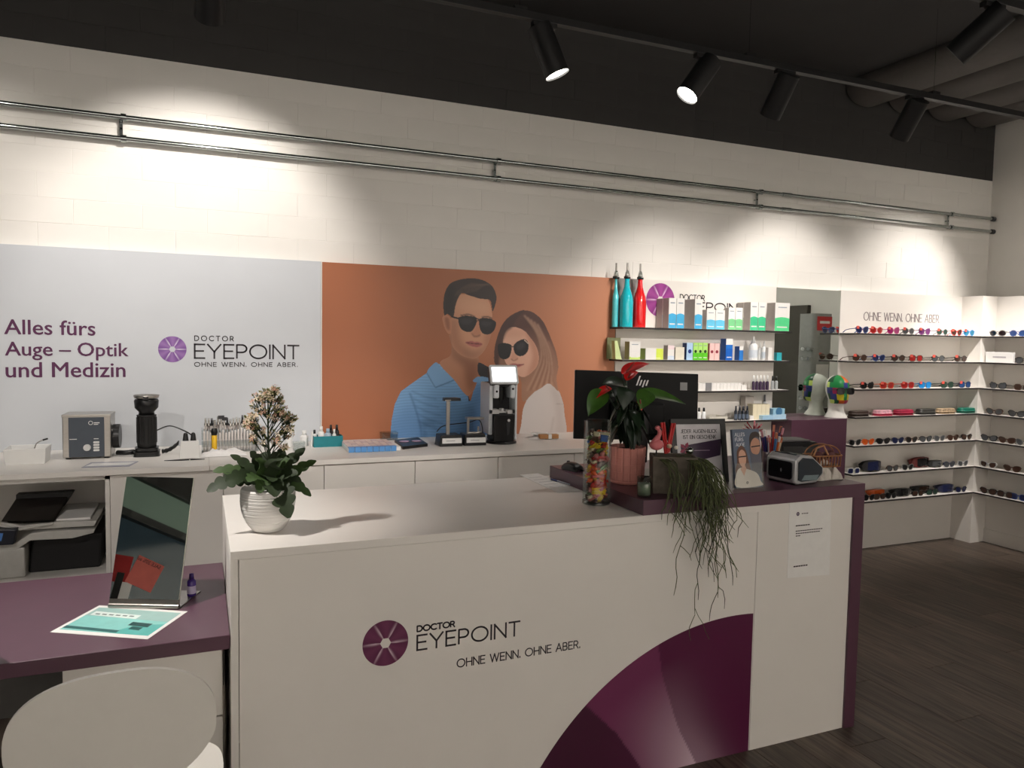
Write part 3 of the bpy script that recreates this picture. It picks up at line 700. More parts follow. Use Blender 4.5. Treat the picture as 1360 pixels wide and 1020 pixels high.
# ------------------------------------------------------------------ chair with the oval back
def make_chair():
    t = thing('shell_chair', 'white chair with wide oval back drawn up to the desk', 'chair', (-.193, 2.02, .0), 0.06)
    W_ = M('white_lacquer', (222,219,212), .35, var=.01)
    def oval(cx, cz, a, b, e=2.35, n=72): return [(cx+a*math.copysign(abs(math.cos(2*PI*k/n))**(2/e), math.cos(2*PI*k/n)), cz+b*math.copysign(abs(math.sin(2*PI*k/n))**(2/e), math.sin(2*PI*k/n))) for k in range(n)]
    # back: oval board, gently curved and leaning back
    def shell(polyout, th, fn, nr=8):
        n = len(polyout); V = []; F = []
        cx = sum(p[0] for p in polyout)/n; cy = sum(p[1] for p in polyout)/n
        for side in (0, 1):
            for i in range(nr+1):
                for p in polyout:
                    s = i/nr; V.append(fn(cx+(p[0]-cx)*s, cy+(p[1]-cy)*s, th*side))
        L = (nr+1)*n
        for side in (0, 1):
            for i in range(nr):
                for k in range(n): F.append((side*L+i*n+k, side*L+i*n+(k+1) % n, side*L+(i+1)*n+(k+1) % n, side*L+(i+1)*n+k))
        out = MB().add(V, F, True)
        R_ = V[nr*n:nr*n+n]+V[L+nr*n:L+nr*n+n]
        return out.add(R_, [(k, (k+1) % n, n+(k+1) % n, n+k) for k in range(n)], True)
    lean = 0.16
    back = [(x*(1.0-0.18*max(0, (.66-z))/.2), z) for x, z in oval(0, .703, .216, .162)]
    shell(back, .012, lambda x, z, d: (x, -.16-d-(z-.70)*lean+ -x*x*1.0*-1.0*.35, z)).ob('backrest', W_, t)
    seat = oval(.015, .05, .232, .215)
    shell(seat, .012, lambda x, y, d: (x, y, .462-d+.012*(x/.2)**2-.01*max(0, y-.1)/.1)).ob('seat', W_, t)
    mb = MB()
    MB().prism(rrect(-.055, .43, .055, .62, .03), -.0, .011, 'xz').xf(Matrix.Translation((0, -.165, 0))).ob('back_support', W_, t)
    for sx in (-1, 1):
        for sy in (-1, 1):
            MB().tube([(sx*.09, sy*.06+.04, .448), (sx*.15, sy*.13+.04, .43), (sx*.185, sy*.18+.04, .30), (sx*.215, sy*.22+.04, 0.0)], .0095).ob('leg', CHROME, t)
    bx(-.1, -.03, .438, .1, .11, .452).ob('seat_bracket', BLACKP, t)
make_chair()
# ------------------------------------------------------------------ shelves
SHZ = [1.71, 1.50, 1.29, 1.08, .862, .645, .43]
ORD = ('top', 'second', 'third', 'fourth', 'fifth', 'sixth', 'lowest')
EDGE = M('dark_shelf_edge', (48,44,44), .4)
for k in range(4):
    t = thing('wall_shelf', '%s shelf of the care product board' % ORD[k], 'shelf', (0, 0, SHZ[k]))
    bx(2.512, 4.153, -.012, 3.9, YB-.001, 0).ob('board', SHELFM, t); bx(2.512, 4.150, -.0125, 3.9, 4.153, .0).ob('front_edge', EDGE, t); bx(2.509, 4.150, -.0125, 2.512, YB-.001, 0).ob('end_edge', EDGE, t)
for k in range(7):
    t = thing('wall_shelf', '%s shelf of the sunglasses board' % ORD[k], 'shelf', (0, 0, SHZ[k]))
    x0 = 4.532
    bx(x0, 4.133, -.012, 5.878, YB+.001, 0).ob('board', SHELFM, t); bx(x0, 4.130, -.0125, 5.880, 4.133, 0).ob('front_edge', EDGE, t); bx(x0-.003, 4.130, -.0125, x0, YB, 0).ob('end_edge', EDGE, t)
    t = thing('wall_shelf', '%s shelf on the right wall past the boxed corner' % ORD[k], 'shelf', (0, 0, SHZ[k]))
    bx(5.878, 3.05, -.012, XR+.001, 4.137, 0).ob('board', SHELFM, t); bx(5.875, 3.05, -.0125, 5.878, 4.137, 0).ob('front_edge', EDGE, t)
o = bx(3.90, 4.115, 0, 4.43, YB+.001, 1.076).ob('aubergine_block', PURPLE, None, .0015, seg=1); tag(o, 'aubergine block below the wall mirror carrying two dummy heads', 'cabinet')
# ------------------------------------------------------------------ things on the back worktop
def S(px, py): return at_z(px, py, ZS)
TEAL = plain((18,122,132)); WHP = M('white_plastic', (228,228,226), .35, var=.01)
def cable(pts, r, mat, name, label, cat='cable'):
    o = MB().tube(smooth_pts(pts, 6, False), r, 8).ob(name, mat); return tag(o, label, cat)
# white tray
a, b = S(7, 618), S(59.5, 616); W_ = b.x-a.x
t = thing('instrument_tray', 'white open tray beside the ultrasonic cleaner', 'tray', (a.x+W_/2, a.y+.06, ZS))
def open_tray(w0, d0, w1, d1, h, th):
    def ring(w, d, z): return [(-w/2, -d/2, z), (w/2, -d/2, z), (w/2, d/2, z), (-w/2, d/2, z)]
    V = ring(w0, d0, 0)+ring(w1, d1, h)+ring(w1-2*th, d1-2*th, h)+ring(w0-2*th, d0-2*th, th)
    F = [(3,2,1,0), (12,13,14,15)]
    for k in range(3):
        for i in range(4): F.append((4*k+i, 4*k+(i+1) % 4, 4*k+4+(i+1) % 4, 4*k+4+i))
    return MB().add(V, F)
open_tray(W_, .13, W_+.012, .145, .072, .004).ob('tray', WHP, t, .0015, seg=1)
def eyeglasses(loc, rz, label, frame, lens, w=.138, h=.042, style='round', sticker=None, group=None, name='sunglasses', open_=True, tilt=0.0, tipdrop=.012, cat='sunglasses'):
    """front frame faces -y, lens bottoms on z = 0, temples run back to +y"""
    t = thing(name, label, cat, loc, rz, group)
    lw = w*.40; cx = w*.265; zc = h/2+.003; n = 28
    e = {'round': 2.0, 'square': 3.2, 'pilot': 2.5, 'cat': 2.6}[style]
    def outline(s, k=1.0):
        out = []
        for i in range(n):
            a_ = 2*PI*i/n; c_, s_ = math.cos(a_), math.sin(a_)
            x_ = lw/2*k*math.copysign(abs(c_)**(2/e), c_); z_ = h/2*k*math.copysign(abs(s_)**(2/e), s_)
            if style == 'pilot': x_ *= 1+.16*(z_/(h/2)); z_ -= .004*(-x_*s)/(lw/2)
            if style == 'cat': z_ += .010*max(0, x_*s/(lw/2))*max(0, z_/(h/2)+.2)
            out.append((s*cx+x_, zc+z_))
        return out
    yo = lambda x: .006*(abs(x)/(w/2))**2+.0
    fm = MB()
    for s in (-1, 1):
        fm.tube([(x_, yo(x_), z_) for x_, z_ in outline(s)], .0026, 5, closed=True)
    fm.tube([(-cx+lw/2-.002, .002, zc+h*.18), (0, -.001, zc+h*.26), (cx-lw/2+.002, .002, zc+h*.18)], .0026, 6)
    for s in (-1, 1): fm.box(min(s*(cx+lw*.42), s*w/2), .002, zc+h*.12, max(s*(cx+lw*.42), s*w/2), .010, zc+h*.30)
    fm.ob('frame', frame, t)
    for s in (-1, 1):
        P = outline(s, .97); Q = MB()
        Q.add([(x_, yo(x_)-.0008, z_) for x_, z_ in P]+[(x_, yo(x_)+.0012, z_) for x_, z_ in P], [tuple(range(n)), tuple(range(2*n-1, n-1, -1))]+[(i, n+i, n+(i+1) % n, (i+1) % n) for i in range(n)])
        Q.ob('lens', lens, t)
        z0 = zc+h*.2
        pts = [(s*w/2*.985, .008, z0), (s*w/2*.99, .06, z0-.004), (s*w/2*.95, .10, z0-.012), (s*w/2*.90, .128, tipdrop*.3+.002)] if open_ else \
              [(s*w/2*.97, .010, z0), (s*w/2*.4, .016+.004*s, z0-.002), (-s*w*.18, .018+.004*s, z0-.006), (-s*w*.42, .019+.004*s, z0-.016)]
        MB().tube(pts, [.003, .0026, .0028, .0034], 6).ob('temple', frame, t)
    if sticker is not None:
        q = outline(-1, 1.05); mb_ = MB().box(-cx-lw*.50, -.0026, zc+h*.16, -cx-lw*.02, -.0012, zc+h*.62); mb_.ob('price_sticker', sticker, t)
    if tilt: t.rotation_euler.x = tilt
    return t
CLR = clear('clear_lens', (232,236,238), .1)
tp_ = thing('spectacle_temple', 'loose black tipped spectacle temple standing in the white tray', 'temple', (a.x+.105, a.y+.06, ZS+.004))
MB().tube(smooth_pts([(-.02, 0, 0), (.0, 0, .07), (.01, 0, .085), (.03, 0, .096), (.05, 0, .102)], 5, False), .0025, 6).ob('shank', STEEL, tp_); MB().tube([(.03, 0, .096), (.05, 0, .102)], .0042, 6).ob('tip', BLACKP, tp_)
# ultrasonic cleaner
a, b = S(83, 611), S(147, 609); W_ = b.x-a.x
t = thing('ultrasonic_cleaner', 'steel ultrasonic cleaner with slate blue front', 'ultrasonic cleaner', (a.x+W_/2, a.y, ZS), -.04)
H_ = .205
bx(-W_/2, 0, .008, W_/2, .15, H_).ob('housing', STEEL, t, .004)
fr = bx(-W_/2+.026, -.003, .010, W_/2-.026, .002, H_-.008).ob('front_panel', M('slate_blue_panel', (66,73,82), .45), t, .001, seg=1)
bx(-W_/2-.002, -.002, H_-.006, W_/2+.002, .152, H_+.006).ob('lid_rim', STEEL, t, .002)
MB().cyl((.002, -.004, .055), (.002, -.018, .055), .016, .014, 24).box(.0005, -.0205, .055, .0035, -.0175, .069).ob('knob', plain((206,206,204), .35), t)
for k in range(4): MB().prism(rrect(.028, .037+.0125*k, .053, .046+.0125*k, .003), -.006, -.002, 'xz').ob('button', plain((214,214,212), .4), t)
MB().tube([(.018+.0085*math.cos(2*PI*k/20), -.0034, H_-.034+.0085*math.sin(2*PI*k/20)) for k in range(20)], .0012, 5, True).ob('badge_ring', WHP, t)
for k, (x0, z0, wd, hh) in enumerate(((.031, H_-.036, .024, .004), (.031, H_-.043, .018, .003), (-.07, .094, .03, .003), (.03, .094, .02, .003))): bx(x0, -.0036, z0, x0+wd, -.003, z0+hh).ob('printed_line', WHP, t)
for x_ in (-W_/2+.02, W_/2-.02):
    for y_ in (.02, .13): MB().cyl((x_, y_, 0), (x_, y_, .01), .011, n=10).ob('foot', BLACKP, t)
MB().cyl((W_/2, .09, .095), (W_/2+.03, .09, .095), .058, n=24).ob('drain_cap', BLACKP, t)
# cards on the worktop
q = [S(*p) for p in ((108, 621.5), (172, 619.5), (184, 613), (121, 614.5))]
t = thing('printed_card', 'flat glossy printed card in front of the ultrasonic cleaner', 'card', (0, 0, ZS))
MB().prism([(p.x, p.y) for p in q], .0003, .002).ob('card', plain((150,150,166), .3), t)
mid = sum((Vector((p.x, p.y)) for p in q), Vector((0, 0)))/4
MB().prism([(mid.x+(p.x-mid.x)*.9, mid.y+(p.y-mid.y)*.55) for p in q], .002, .0024).ob('white_stripe', PAPER, t)
# frame heater
p = S(194.5, 607)
t = thing('frame_heater', 'black upright frame heater with funnel head', 'heater', (p.x, p.y+.045, ZS))
MB().prism(rrect(-.056, -.045, .056, .055, .018), 0, .024).prism(rrect(-.05, -.04, .05, .05, .016), .024, .042).ob('base', BLACKP, t, .003)
mb = MB().lathe([(.0, .04), (.041, .04), (.043, .06), (.043, .195), (.045, .2), (.0, .2)], 28)
mb.ob('body', M('ribbed_black', (26,25,25), .5), t)
for k in range(14):
    a_ = 2*PI*k/14; MB().cyl((.0425*math.cos(a_), .0425*math.sin(a_), .065), (.0425*math.cos(a_), .0425*math.sin(a_), .19), .0035, n=6).ob('rib', BLACKP, t)
MB().lathe([(.0, .2), (.036, .2), (.034, .215), (.052, .235), (.055, .27), (.050, .278), (.0, .278)], 28).ob('head', BLACKP, t)
MB().lathe([(.02, .276), (.054, .283), (.058, .296), (.056, .297), (.05, .287), (.02, .279)], 28).ob('funnel_ring', STEEL, t)
bx(-.012, -.056, .278, .012, -.03, .296).ob('clip', BLACKP, t)
HX, HY = p.x, p.y+.045
pts = []
for k in range(90):
    s_ = k/89; a_ = k*1.5; pts.append((HX+.065+.075*s_, HY+.03+.009*math.cos(a_), ZS+.014+.04*s_**2+.009*math.sin(a_)))
o = MB().tube(pts, .0028, 6).ob('coiled_cable', BLACKP); tag(o, 'coiled black cable beside the frame heater', 'cable')
wb = S(252, 609)
cable([(HX+.04, HY+.06, ZS+.115), (HX+.1, HY+.07, ZS+.135), (wb.x-.02, wb.y+.06, ZS+.125), (wb.x+.012, wb.y+.04, ZS+.105)], .0032, BLACKP, 'power_cable', 'black power cable arching from the frame heater to white block')
cable([(HX-.13, HY+.03, ZS+.016), (HX-.09, HY+.0, ZS+.018), (HX-.055, HY+.01, ZS+.02)], .012, BLACKP, 'cable_loop', 'short thick black cable loop left of the frame heater')
t = thing('socket_block', 'small white socket block with two black plugs', 'socket block', (wb.x, wb.y+.03, ZS))
MB().frus(-.044, -.03, .044, .03, 0, .083, .004).ob('block', WHP, t, .003)
for x_ in (-.018, .016): MB().cyl((x_, 0, .082), (x_, .004, .112), .014, .010, 14).ell((x_, .004, .112), .010).ob('plug', BLACKP, t)
p = S(246, 611.5)
t = thing('tweezers', 'black tweezers lying in front of the white socket block', 'tweezers', (p.x, p.y, ZS+.003), -.02)
for s in (-1, 1): MB().tube([(-.09, 0, 0), (-.02, .003*s, 0), (.03, .005*s, .001), (.085, .001*s, 0)], [.0015, .0035, .0032, .0014], 6).ob('arm', BLACKP, t)
MB().cyl((.02, -.008, 0), (.02, .008, 0), .003, n=8).ob('grip', WHP, t)
# acrylic tool rack and the tools in it
a, b = S(268, 603), S(344, 600)
RX0, RX1, RY = a.x, b.x, a.y+.03
t = thing('tool_rack', 'clear acrylic rack full of pliers and screwdrivers', 'tool rack', (0, 0, ZS))
AC = clear('acrylic_edge', (238,241,241), .12)
bx(RX0, RY, .03, RX1, RY+.003, .06).ob('front_strip', AC, t); bx(RX0, RY+.05, .06, RX1, RY+.053, .11).ob('back_strip', AC, t)
bx(RX0, RY-.01, 0, RX1, RY+.08, .004).ob('base', AC, t)
for x_ in (RX0, RX1-.004): MB().prism([(RY-.01, 0), (RY+.08, 0), (RY+.08, .12), (RY+.05, .12), (RY-.01, .05)], x_, x_+.004, 'yz').ob('end_plate', AC, t)
TSTEEL = M('tool_steel', (190,188,184), .25, metal=1.0)
PLG = plain((206,200,196), .4); 
random.seed(11)
for k in range(34):
    row = k % 2; x_ = RX0+.012+(RX1-RX0-.028)*(k/33)
    y_ = RY+.02+row*.045; h = (.105, .165)[row]+random.uniform(-.012, .012)
    if k == 6:
        t = thing('screwdriver', 'yellow handled screwdriver with black collar in the tool rack', 'screwdriver', (x_+.003, RY+.006, ZS+.004))
        MB().lathe([(0, .0), (.011, 0), (.013, .02), (.0125, .085), (.0, .085)], 16).ob('handle', plain((222,176,28), .4), t)
        MB().lathe([(0, .084), (.013, .084), (.017, .10), (.013, .118), (0, .12)], 16).ob('collar', BLACKP, t)
        MB().cyl((0, 0, .118), (0, 0, .16), .005, n=8).ob('shaft', TSTEEL, t); continue
    if row:
        t = thing('pliers', 'steel pliers standing in the back row of the tool rack', 'pliers', (x_, y_, ZS+.004), random.uniform(-.3, .3), 'pliers in the tool rack')
        for s in (-1, 1): MB().tube([(s*.008, 0, .0), (s*.0095, 0, h*.5), (s*.002, 0, h*.78)], [.0045, .005, .004], 6).ob('grip', PLG if k % 3 else plain((150,140,136), .4), t)
        MB().cyl((0, 0, h*.76), (0, 0, h*.84), .008, .007, 10).tube([(-.002, 0, h*.82), (-.003, 0, h)], [.0035, .0015], 6).tube([(.002, 0, h*.82), (.003, 0, h)], [.0035, .0015], 6).ob('jaw', TSTEEL if k % 5 else BLACKP, t)
        if k in (11, 13): bx(-.015, -.004, h*.9, .015, .004, h).ob('hammer_head', DGREY, t)
    else:
        t = thing('screwdriver', 'slim grey screwdriver standing in the front row of the tool rack', 'screwdriver', (x_, y_, ZS+.004), 0, 'screwdrivers in the tool rack')
        MB().lathe([(0, 0), (.0045, 0), (.0055, .02), (.0055, h*.9), (.0035, h), (0, h)], 10).ob('handle', PLG, t)
        MB().cyl((0, 0, h*.98), (0, 0, h+.012), .0025, n=8).ob('tip', TSTEEL, t)
# cleaning cloth
p0, p1 = S(268, 603), S(326, 602)
random.seed(3); nz = [[random.uniform(-1, 1) for _ in range(20)] for _ in range(20)]
def crumple(w_, d_, h_, nz=nz):
    def fn(u, v):
        e = min(u, 1-u, v, 1-v)*4; e = min(1, e)
        return ((u-.5)*w_*(1+.06*math.sin(9*v)), (v-.5)*d_*(1+.07*math.sin(7*u+1)), .002+h_*e*(.55+.45*nz[int(u*12)][int(v*10)]*.8))
    return fn
o = MB().grid(crumple(p1.x-p0.x, .11, .036), 12, 10).ob('cleaning_cloth', M('white_cloth', (232,230,228), .9), None, loc=((p0.x+p1.x)/2, p0.y-.065, ZS)); tag(o, 'crumpled white cleaning cloth in front of the tool rack', 'cloth')
# clear scoop and bottles behind the flower
p = S(340, 600)
o = MB().grid(lambda u, v: (.05*(u-.5), .03*math.cos(PI*(u-.5))*(1-v*.4)-.02, .004+v*.085+.012*math.cos(PI*(u-.5))), 10, 8).ob('plastic_shield', clear('thin_clear_plastic', (226,228,230), .3), None, loc=(p.x, p.y, ZS)); tag(o, 'clear curved plastic shield leaning at the end of the tool rack', 'shield')
def dropper(loc, r, h, body, cap, label, group=None, name='dropper_bottle', cap_h=.25, label_c=None, tip=False):
    t = thing(name, label, 'bottle', loc, 0, group)
    hb = h*(1-cap_h)
    MB().lathe([(0, 0), (r*.95, 0), (r, .003), (r, hb*.86), (r*.75, hb*.95), (r*.5, hb), (0, hb)], 18).ob('body', body, t)
    MB().lathe([(0, hb-.001), (r*.55, hb-.001), (r*(.2 if tip else .5), h*.985), (0, h)], 16).ob('cap', cap, t)
    if label_c is not None: MB().lathe([(r*1.015, hb*.15), (r*1.02, hb*.16), (r*1.02, hb*.6), (r*1.015, hb*.61)], 18).ob('label_band', label_c, t)
    return t
p = S(383, 594); dropper((p.x, p.y, ZS), .021, .135, WHP, BLACKP, 'white dropper bottle with black cap behind the flower')
p = S(404, 592); dropper((p.x, p.y, ZS), .022, .085, plain((222,222,220), .4), WHP, 'squat white screw bottle left of the teal box', cap_h=.3)
p = S(397, 598); t = thing('clear_tub', 'small clear plastic tub left of the teal box', 'tub', (p.x, p.y, ZS)); open_tray(.055, .05, .06, .055, .045, .002).ob('tub', AC, t)
# teal box with bottles
a, b = S(417, 594.5), S(455, 592.5); W_ = b.x-a.x
t = thing('bottle_box', 'teal box holding six small bottles', 'box', ((a.x+b.x)/2, a.y+.045, ZS))
open_tray(W_, .08, W_, .08, .058, .003).ob('box', TEAL, t)
for k, (px_, r, h, bc, cc, lc, yo) in enumerate(((419.5, .012, .085, WHP, BLACKP, None, .02), (428, .017, .105, WHP, WHP, plain((96,52,110)), 0), (437.5, .019, .092, plain((168,184,196), .3), plain((150,170,186), .3), None, 0), (442.5, .012, .11, BLACKP, BLACKP, None, .02), (445.5, .011, .09, WHP, WHP, None, -.02), (450.5, .013, .11, BLACKP, BLACKP, plain((170,80,80)), .01))):
    dropper((S(px_, 594).x, a.y+.045+yo, ZS+.004), r, h, bc, cc, ('clear bottle with black cap standing in the teal box', 'white bottle with purple label standing in the teal box', 'pale blue bottle standing in the teal box', 'black bottle at the back of the teal box', 'slim white bottle at the front of the teal box', 'black bottle with red label at the end of the teal box')[k], label_c=lc)
p = S(414, 594.5); o = MB().cyl((0, 0, 0), (.004, .002, .085), .005, n=10).ob('marker_pen', WHP, None, loc=(p.x, p.y+.01, ZS)); tag(o, 'slim white pen leaning on the teal box', 'pen')
# sorting box with blue fronts
a, b = S(463, 601.5), S(527.5, 599.5); W_ = b.x-a.x
t = thing('sorting_box', 'flat sorting box with blue fronts and pale pink compartments', 'organiser', ((a.x+b.x)/2, a.y, ZS), -.03)
bx(-W_/2, 0, 0, W_/2, .27, .022).ob('tray', WHP, t, .001, seg=1)
for k in range(8):
    x_ = -W_/2+W_*k/8; bx(x_+.001, -.006, .001, x_+W_/8-.001, .03, .028).ob('blue_lid', plain((86,146,206), .3), t, .001, seg=1)
    for j in range(4): bx(x_+.0015, .036+j*.058, .022, x_+W_/8-.0015, .036+j*.058+.054, .028).ob('compartment', plain(((222,206,204), (226,214,210), (204,190,196))[(k+j) % 3], .35), t)
bx(W_/2+.004, .03, 0, W_/2+.03, .2, .018).ob('side_strip', PAPER, t)
# dark lens case and clear box
q = [S(*p) for p in ((535, 597), (568, 593), (555, 584), (524, 588))]
t = thing('lens_case', 'flat black lens case with pink tinted lenses', 'case', (0, 0, ZS))
MB().prism([(p.x, p.y) for p in q], .0, .016).ob('case', BLACKP, t)
cx_, cy_ = sum(p.x for p in q)/4, sum(p.y for p in q)/4
for dx in (-.035, .035): MB().ell((cx_+dx, cy_+.01, .018), .03, .026, .005).ob('lens', plain((176,150,176), .15), t)
p = S(512, 584); o = open_tray(.09, .06, .095, .065, .045, .002).ob('clear_box', AC, None, loc=(p.x+.02, p.y+.0, ZS)); tag(o, 'small clear box behind the black lens case', 'box')
# two stands
def stand(px, py, post, topw, label, low):
    p = S(px, py); p = Vector((p.x+(.014 if low else 0), p.y, p.z)); t = thing('charging_stand', label, 'stand', (p.x, p.y+.06, ZS), -.05)
    MB().frus(-.065, -.06, .065, .06, 0, .062, .006).ob('base', BLACKP, t, .004)
    MB().prism([(-.052, .018), (.058, .018), (.058, .046), (-.052, .046)], -.066, -.058, 'xz').ob('white_plate', WHP, t)
    MB().box(-.03, -.067, .03, .02, -.0662, .034).ob('printed_line', plain((170,170,172)), t)
    if not low:
        MB().box(-.016, -.012, .06, .004, .004, post).ob('post', STEEL, t, .002)
        MB().prism([(-.035, -.03), (.06, -.035), (.045, .03), (-.03, .03)], post-.012, post+.004).ob('top_plate', BLACKP, t, .003)
        bx(-.03, -.032, post-.012, .05, -.024, post-.005).ob('plate_edge', STEEL, t)
    else:
        MB().box(-.035, -.012, .06, -.022, .004, post).box(.03, .0, .06, .04, .01, .10).ob('post', STEEL, t, .002)
        MB().box(-.038, -.025, post-.008, .06, .03, post+.004).ob('top_plate', STEEL, t, .002)
        MB().tube([(-.03, -.01, .066), (.02, -.02, .066), (.05, .0, .07)], .007, 8).ob('cradle', STEEL, t)
    return p
p1 = stand(600, 593, .262, .1, 'taller black stand with steel post and white plate', False)
p2 = stand(629, 592, .150, .1, 'lower black stand with steel cradle and white plate', True)
cable([(p1.x-.05, p1.y+.12, ZS+.07), (p1.x, p1.y+.14, ZS+.1), (p2.x, p2.y+.14, ZS+.115), (p2.x+.06, p2.y+.13, ZS+.13), (p2.x+.08, p2.y+.12, ZS+.09), (p2.x+.085, p2.y+.115, ZS+.004)], .003, BLACKP, 'charging_cable', 'thin black cable looping behind the two stands')
o = bx(p2.x+.045, p2.y+.13, ZS, p2.x+.105, p2.y+.19, ZS+.05).ob('power_adapter', plain((92,88,84)), None, .004); tag(o, 'grey power adapter between low stand and lens meter', 'adapter')
# lens meter
p = S(672, 590.5)
t = thing('lens_meter', 'white and black lens meter with a lit tilted screen', 'lens meter', (p.x+.005, p.y+.085, ZS), -.10)
MB().lathe([(0, 0), (.088, 0), (.088, .008), (.082, .014), (0, .014)], 36).ob('base', BLACKP, t)
MB().prism([(-.06, .01), (.062, .01), (.062, .17), (-.06, .17)], -.055, .10, 'xz').ob('lower_body', BLACKP, t, .006)
bx(-.085, -.03, .05, -.062, .17, .345).ob('side_panel', M('cool_white_plastic', (222,226,230), .35, var=.01), t, .006)
bx(.064, -.05, .02, .078, .17, .345).ob('side_panel', MATS['cool_white_plastic'], t, .006)
bx(-.062, .06, .16, .064, .17, .345).ob('back_body', DGREY, t, .004)
bx(-.062, -.05, .26, -.03, .06, .345).ob('upper_cover', MATS['cool_white_plastic'], t, .008)
bx(.036, -.05, .26, .064, .06, .345).ob('upper_cover', MATS['cool_white_plastic'], t, .008)
MB().cyl((.0, .02, .345), (.0, .02, .25), .026, .02, 20).cyl((0, .02, .25), (0, .02, .225), .011, .009, 16).ob('lens_marker', BLACKP, t)
MB().box(-.078, -.05, .172, -.03, .03, .196).box(.02, -.05, .172, .072, .03, .192).box(-.03, -.03, .176, .02, .03, .186).cyl((-.005, -.01, .186), (-.005, -.01, .2), .014, n=14).ob('lens_table', plain((196,196,194), .3), t)
for x_ in (-.084, .05): MB().cyl((x_, -.045, .184), (x_+.012, -.045, .184), .011, n=12).ob('knob', BLACKP, t)
MB().cyl((-.046, -.0505, .30), (-.046, -.053, .30), .0065, n=12).cyl((.05, -.0505, .315), (.05, -.053, .315), .0065, n=12).ob('screw', BLACKP, t)
MB().prism([(.012, .12), (.036, .125), (.03, .055), (.018, .05)], -.059, -.055, 'xz').ob('chin_tab', DGREY, t)
MB().cyl((.026, -.058, .135), (.026, -.0615, .135), .008, n=14).ob('button', WHP, t)
sc = bpy.data.objects.new('tablet', None)
mt = Matrix.Translation((-.002, -.06, .345)) @ Matrix.Rotation(-.42, 4, 'X')
tb = MB().prism(rrect(-.082, 0, .084, .115, .010), 0, .016, 'xz').xf(mt).ob('tablet', plain((206,208,208), .35), t)
MB().prism(rrect(-.080, .0, .082, .112, .008), .016, .05, 'xz').xf(mt).ob('tablet_back', BLACKP, tb)
MB().prism(rrect(-.070, .012, .072, .101, .002), -.0012, -.0002, 'xz').xf(mt).ob('screen', M('lit_white_screen', (248,250,255), .3, emit=1.6, var=0), tb)
bx(-.075, -.05, .335, .076, .06, .352).ob('tablet_neck', BLACKP, t, .004)
# paper packet
p = S(727, 583.5)
t = thing('paper_packet', 'white and tan paper packet between lens meter and monitor', 'packet', (p.x, p.y+.05, ZS), -.12)
MB().grid(crumple(.2, .12, .02), 12, 10).ob('wrapping', PAPER, t)
MB().box(-.045, -.06, .004, .01, -.02, .03).box(.03, -.06, .004, .075, -.02, .03).ob('tan_block', plain((176,126,80), .6), t, .003)
bx(.01, -.062, .004, .03, -.018, .031).ob('white_band', PAPER, t)
MB().prism([(-.08, .0), (.02, -.02), (.04, .05), (-.06, .07)], .024, .032).ob('folded_sheet', PAPER, t)
# ------------------------------------------------------------------ printer in the niche
t = thing('office_printer', 'grey white office printer in the open niche', 'printer', (0, YF+.06, .555))
def px_(x, y): q = at_y(x, y, YF+.06); return q.x, q.z-.555
PW = M('printer_white', (196,194,188), .45); PB = M('printer_black', (30,29,30), .5)
x1 = px_(33, 740)[0]
bx(-.95, 0, 0, x1, .42, px_(20, 728)[1]).ob('paper_body', PW, t, .01)
x2 = px_(137, 720)[0]
MB().prism([(x1, 0), (x2-.02, 0), (x2-.01, px_(137, 712)[1]), (x1+.02, px_(50, 718)[1])], .06, .44, 'xz').ob('rear_body', PB, t, .008)
z = px_(60, 716)[1]
MB().prism([px_(0, 731), px_(22, 730), px_(40, 718), px_(96, 715), px_(124, 708), px_(126, 703), px_(60, 706), px_(40, 709), px_(20, 722), px_(0, 724)], .0, .40, 'xz').ob('lower_lid', PW, t, .002)
MB().prism([px_(0, 700), px_(26, 706), px_(124, 700), px_(128, 693), px_(72, 695), px_(28, 700), px_(0, 695)], .02, .40, 'xz').ob('upper_lid', PW, t, .002)
bx(px_(72, 695)[0], .05, px_(72, 696)[1], px_(118, 693)[0], .36, px_(118, 690)[1]).ob('paper_stack', PAPER, t)
MB().prism([px_(0, 700), px_(70, 692), px_(83, 672), px_(81, 671), px_(0, 676)], .30, .36, 'xz').ob('feeder_back', PB, t)
MB().add([(px_(0, 696)[0], .02, px_(0, 694)[1]), (px_(70, 692)[0], .02, px_(70, 692)[1]), (px_(76, 672)[0], .34, px_(80, 676)[1]), (px_(0, 676)[0], .34, px_(0, 680)[1])], [(0,1,2,3)]).add([(px_(0, 696)[0], .03, px_(0, 697)[1]), (px_(70, 692)[0], .03, px_(70, 695)[1]), (px_(76, 672)[0], .35, px_(80, 679)[1]), (px_(0, 676)[0], .35, px_(0, 683)[1])], [(3,2,1,0)]).ob('document_tray', M('smoked_plastic', (46,42,40), .3), t)
MB().prism([px_(-14, 723), px_(20, 721), px_(24, 701), px_(-12, 701)], -.03, .02, 'xz').ob('control_panel', M('panel_dark', (34,36,46), .4), t, .004)
MB().prism([px_(-6, 717), px_(4, 716), px_(6.5, 706), px_(-6, 706)], -.032, -.030, 'xz').ob('touch_screen', M('blue_screen', (58,88,130), .3, emit=.5), t)
MB().tube([(px_(0, 700)[0], .012, px_(0, 699)[1]), (px_(26, 706)[0], .012, px_(26, 704)[1]), (px_(70, 692)[0], .012, px_(70, 696)[1])], .006, 6).ob('feeder_edge', PW, t)
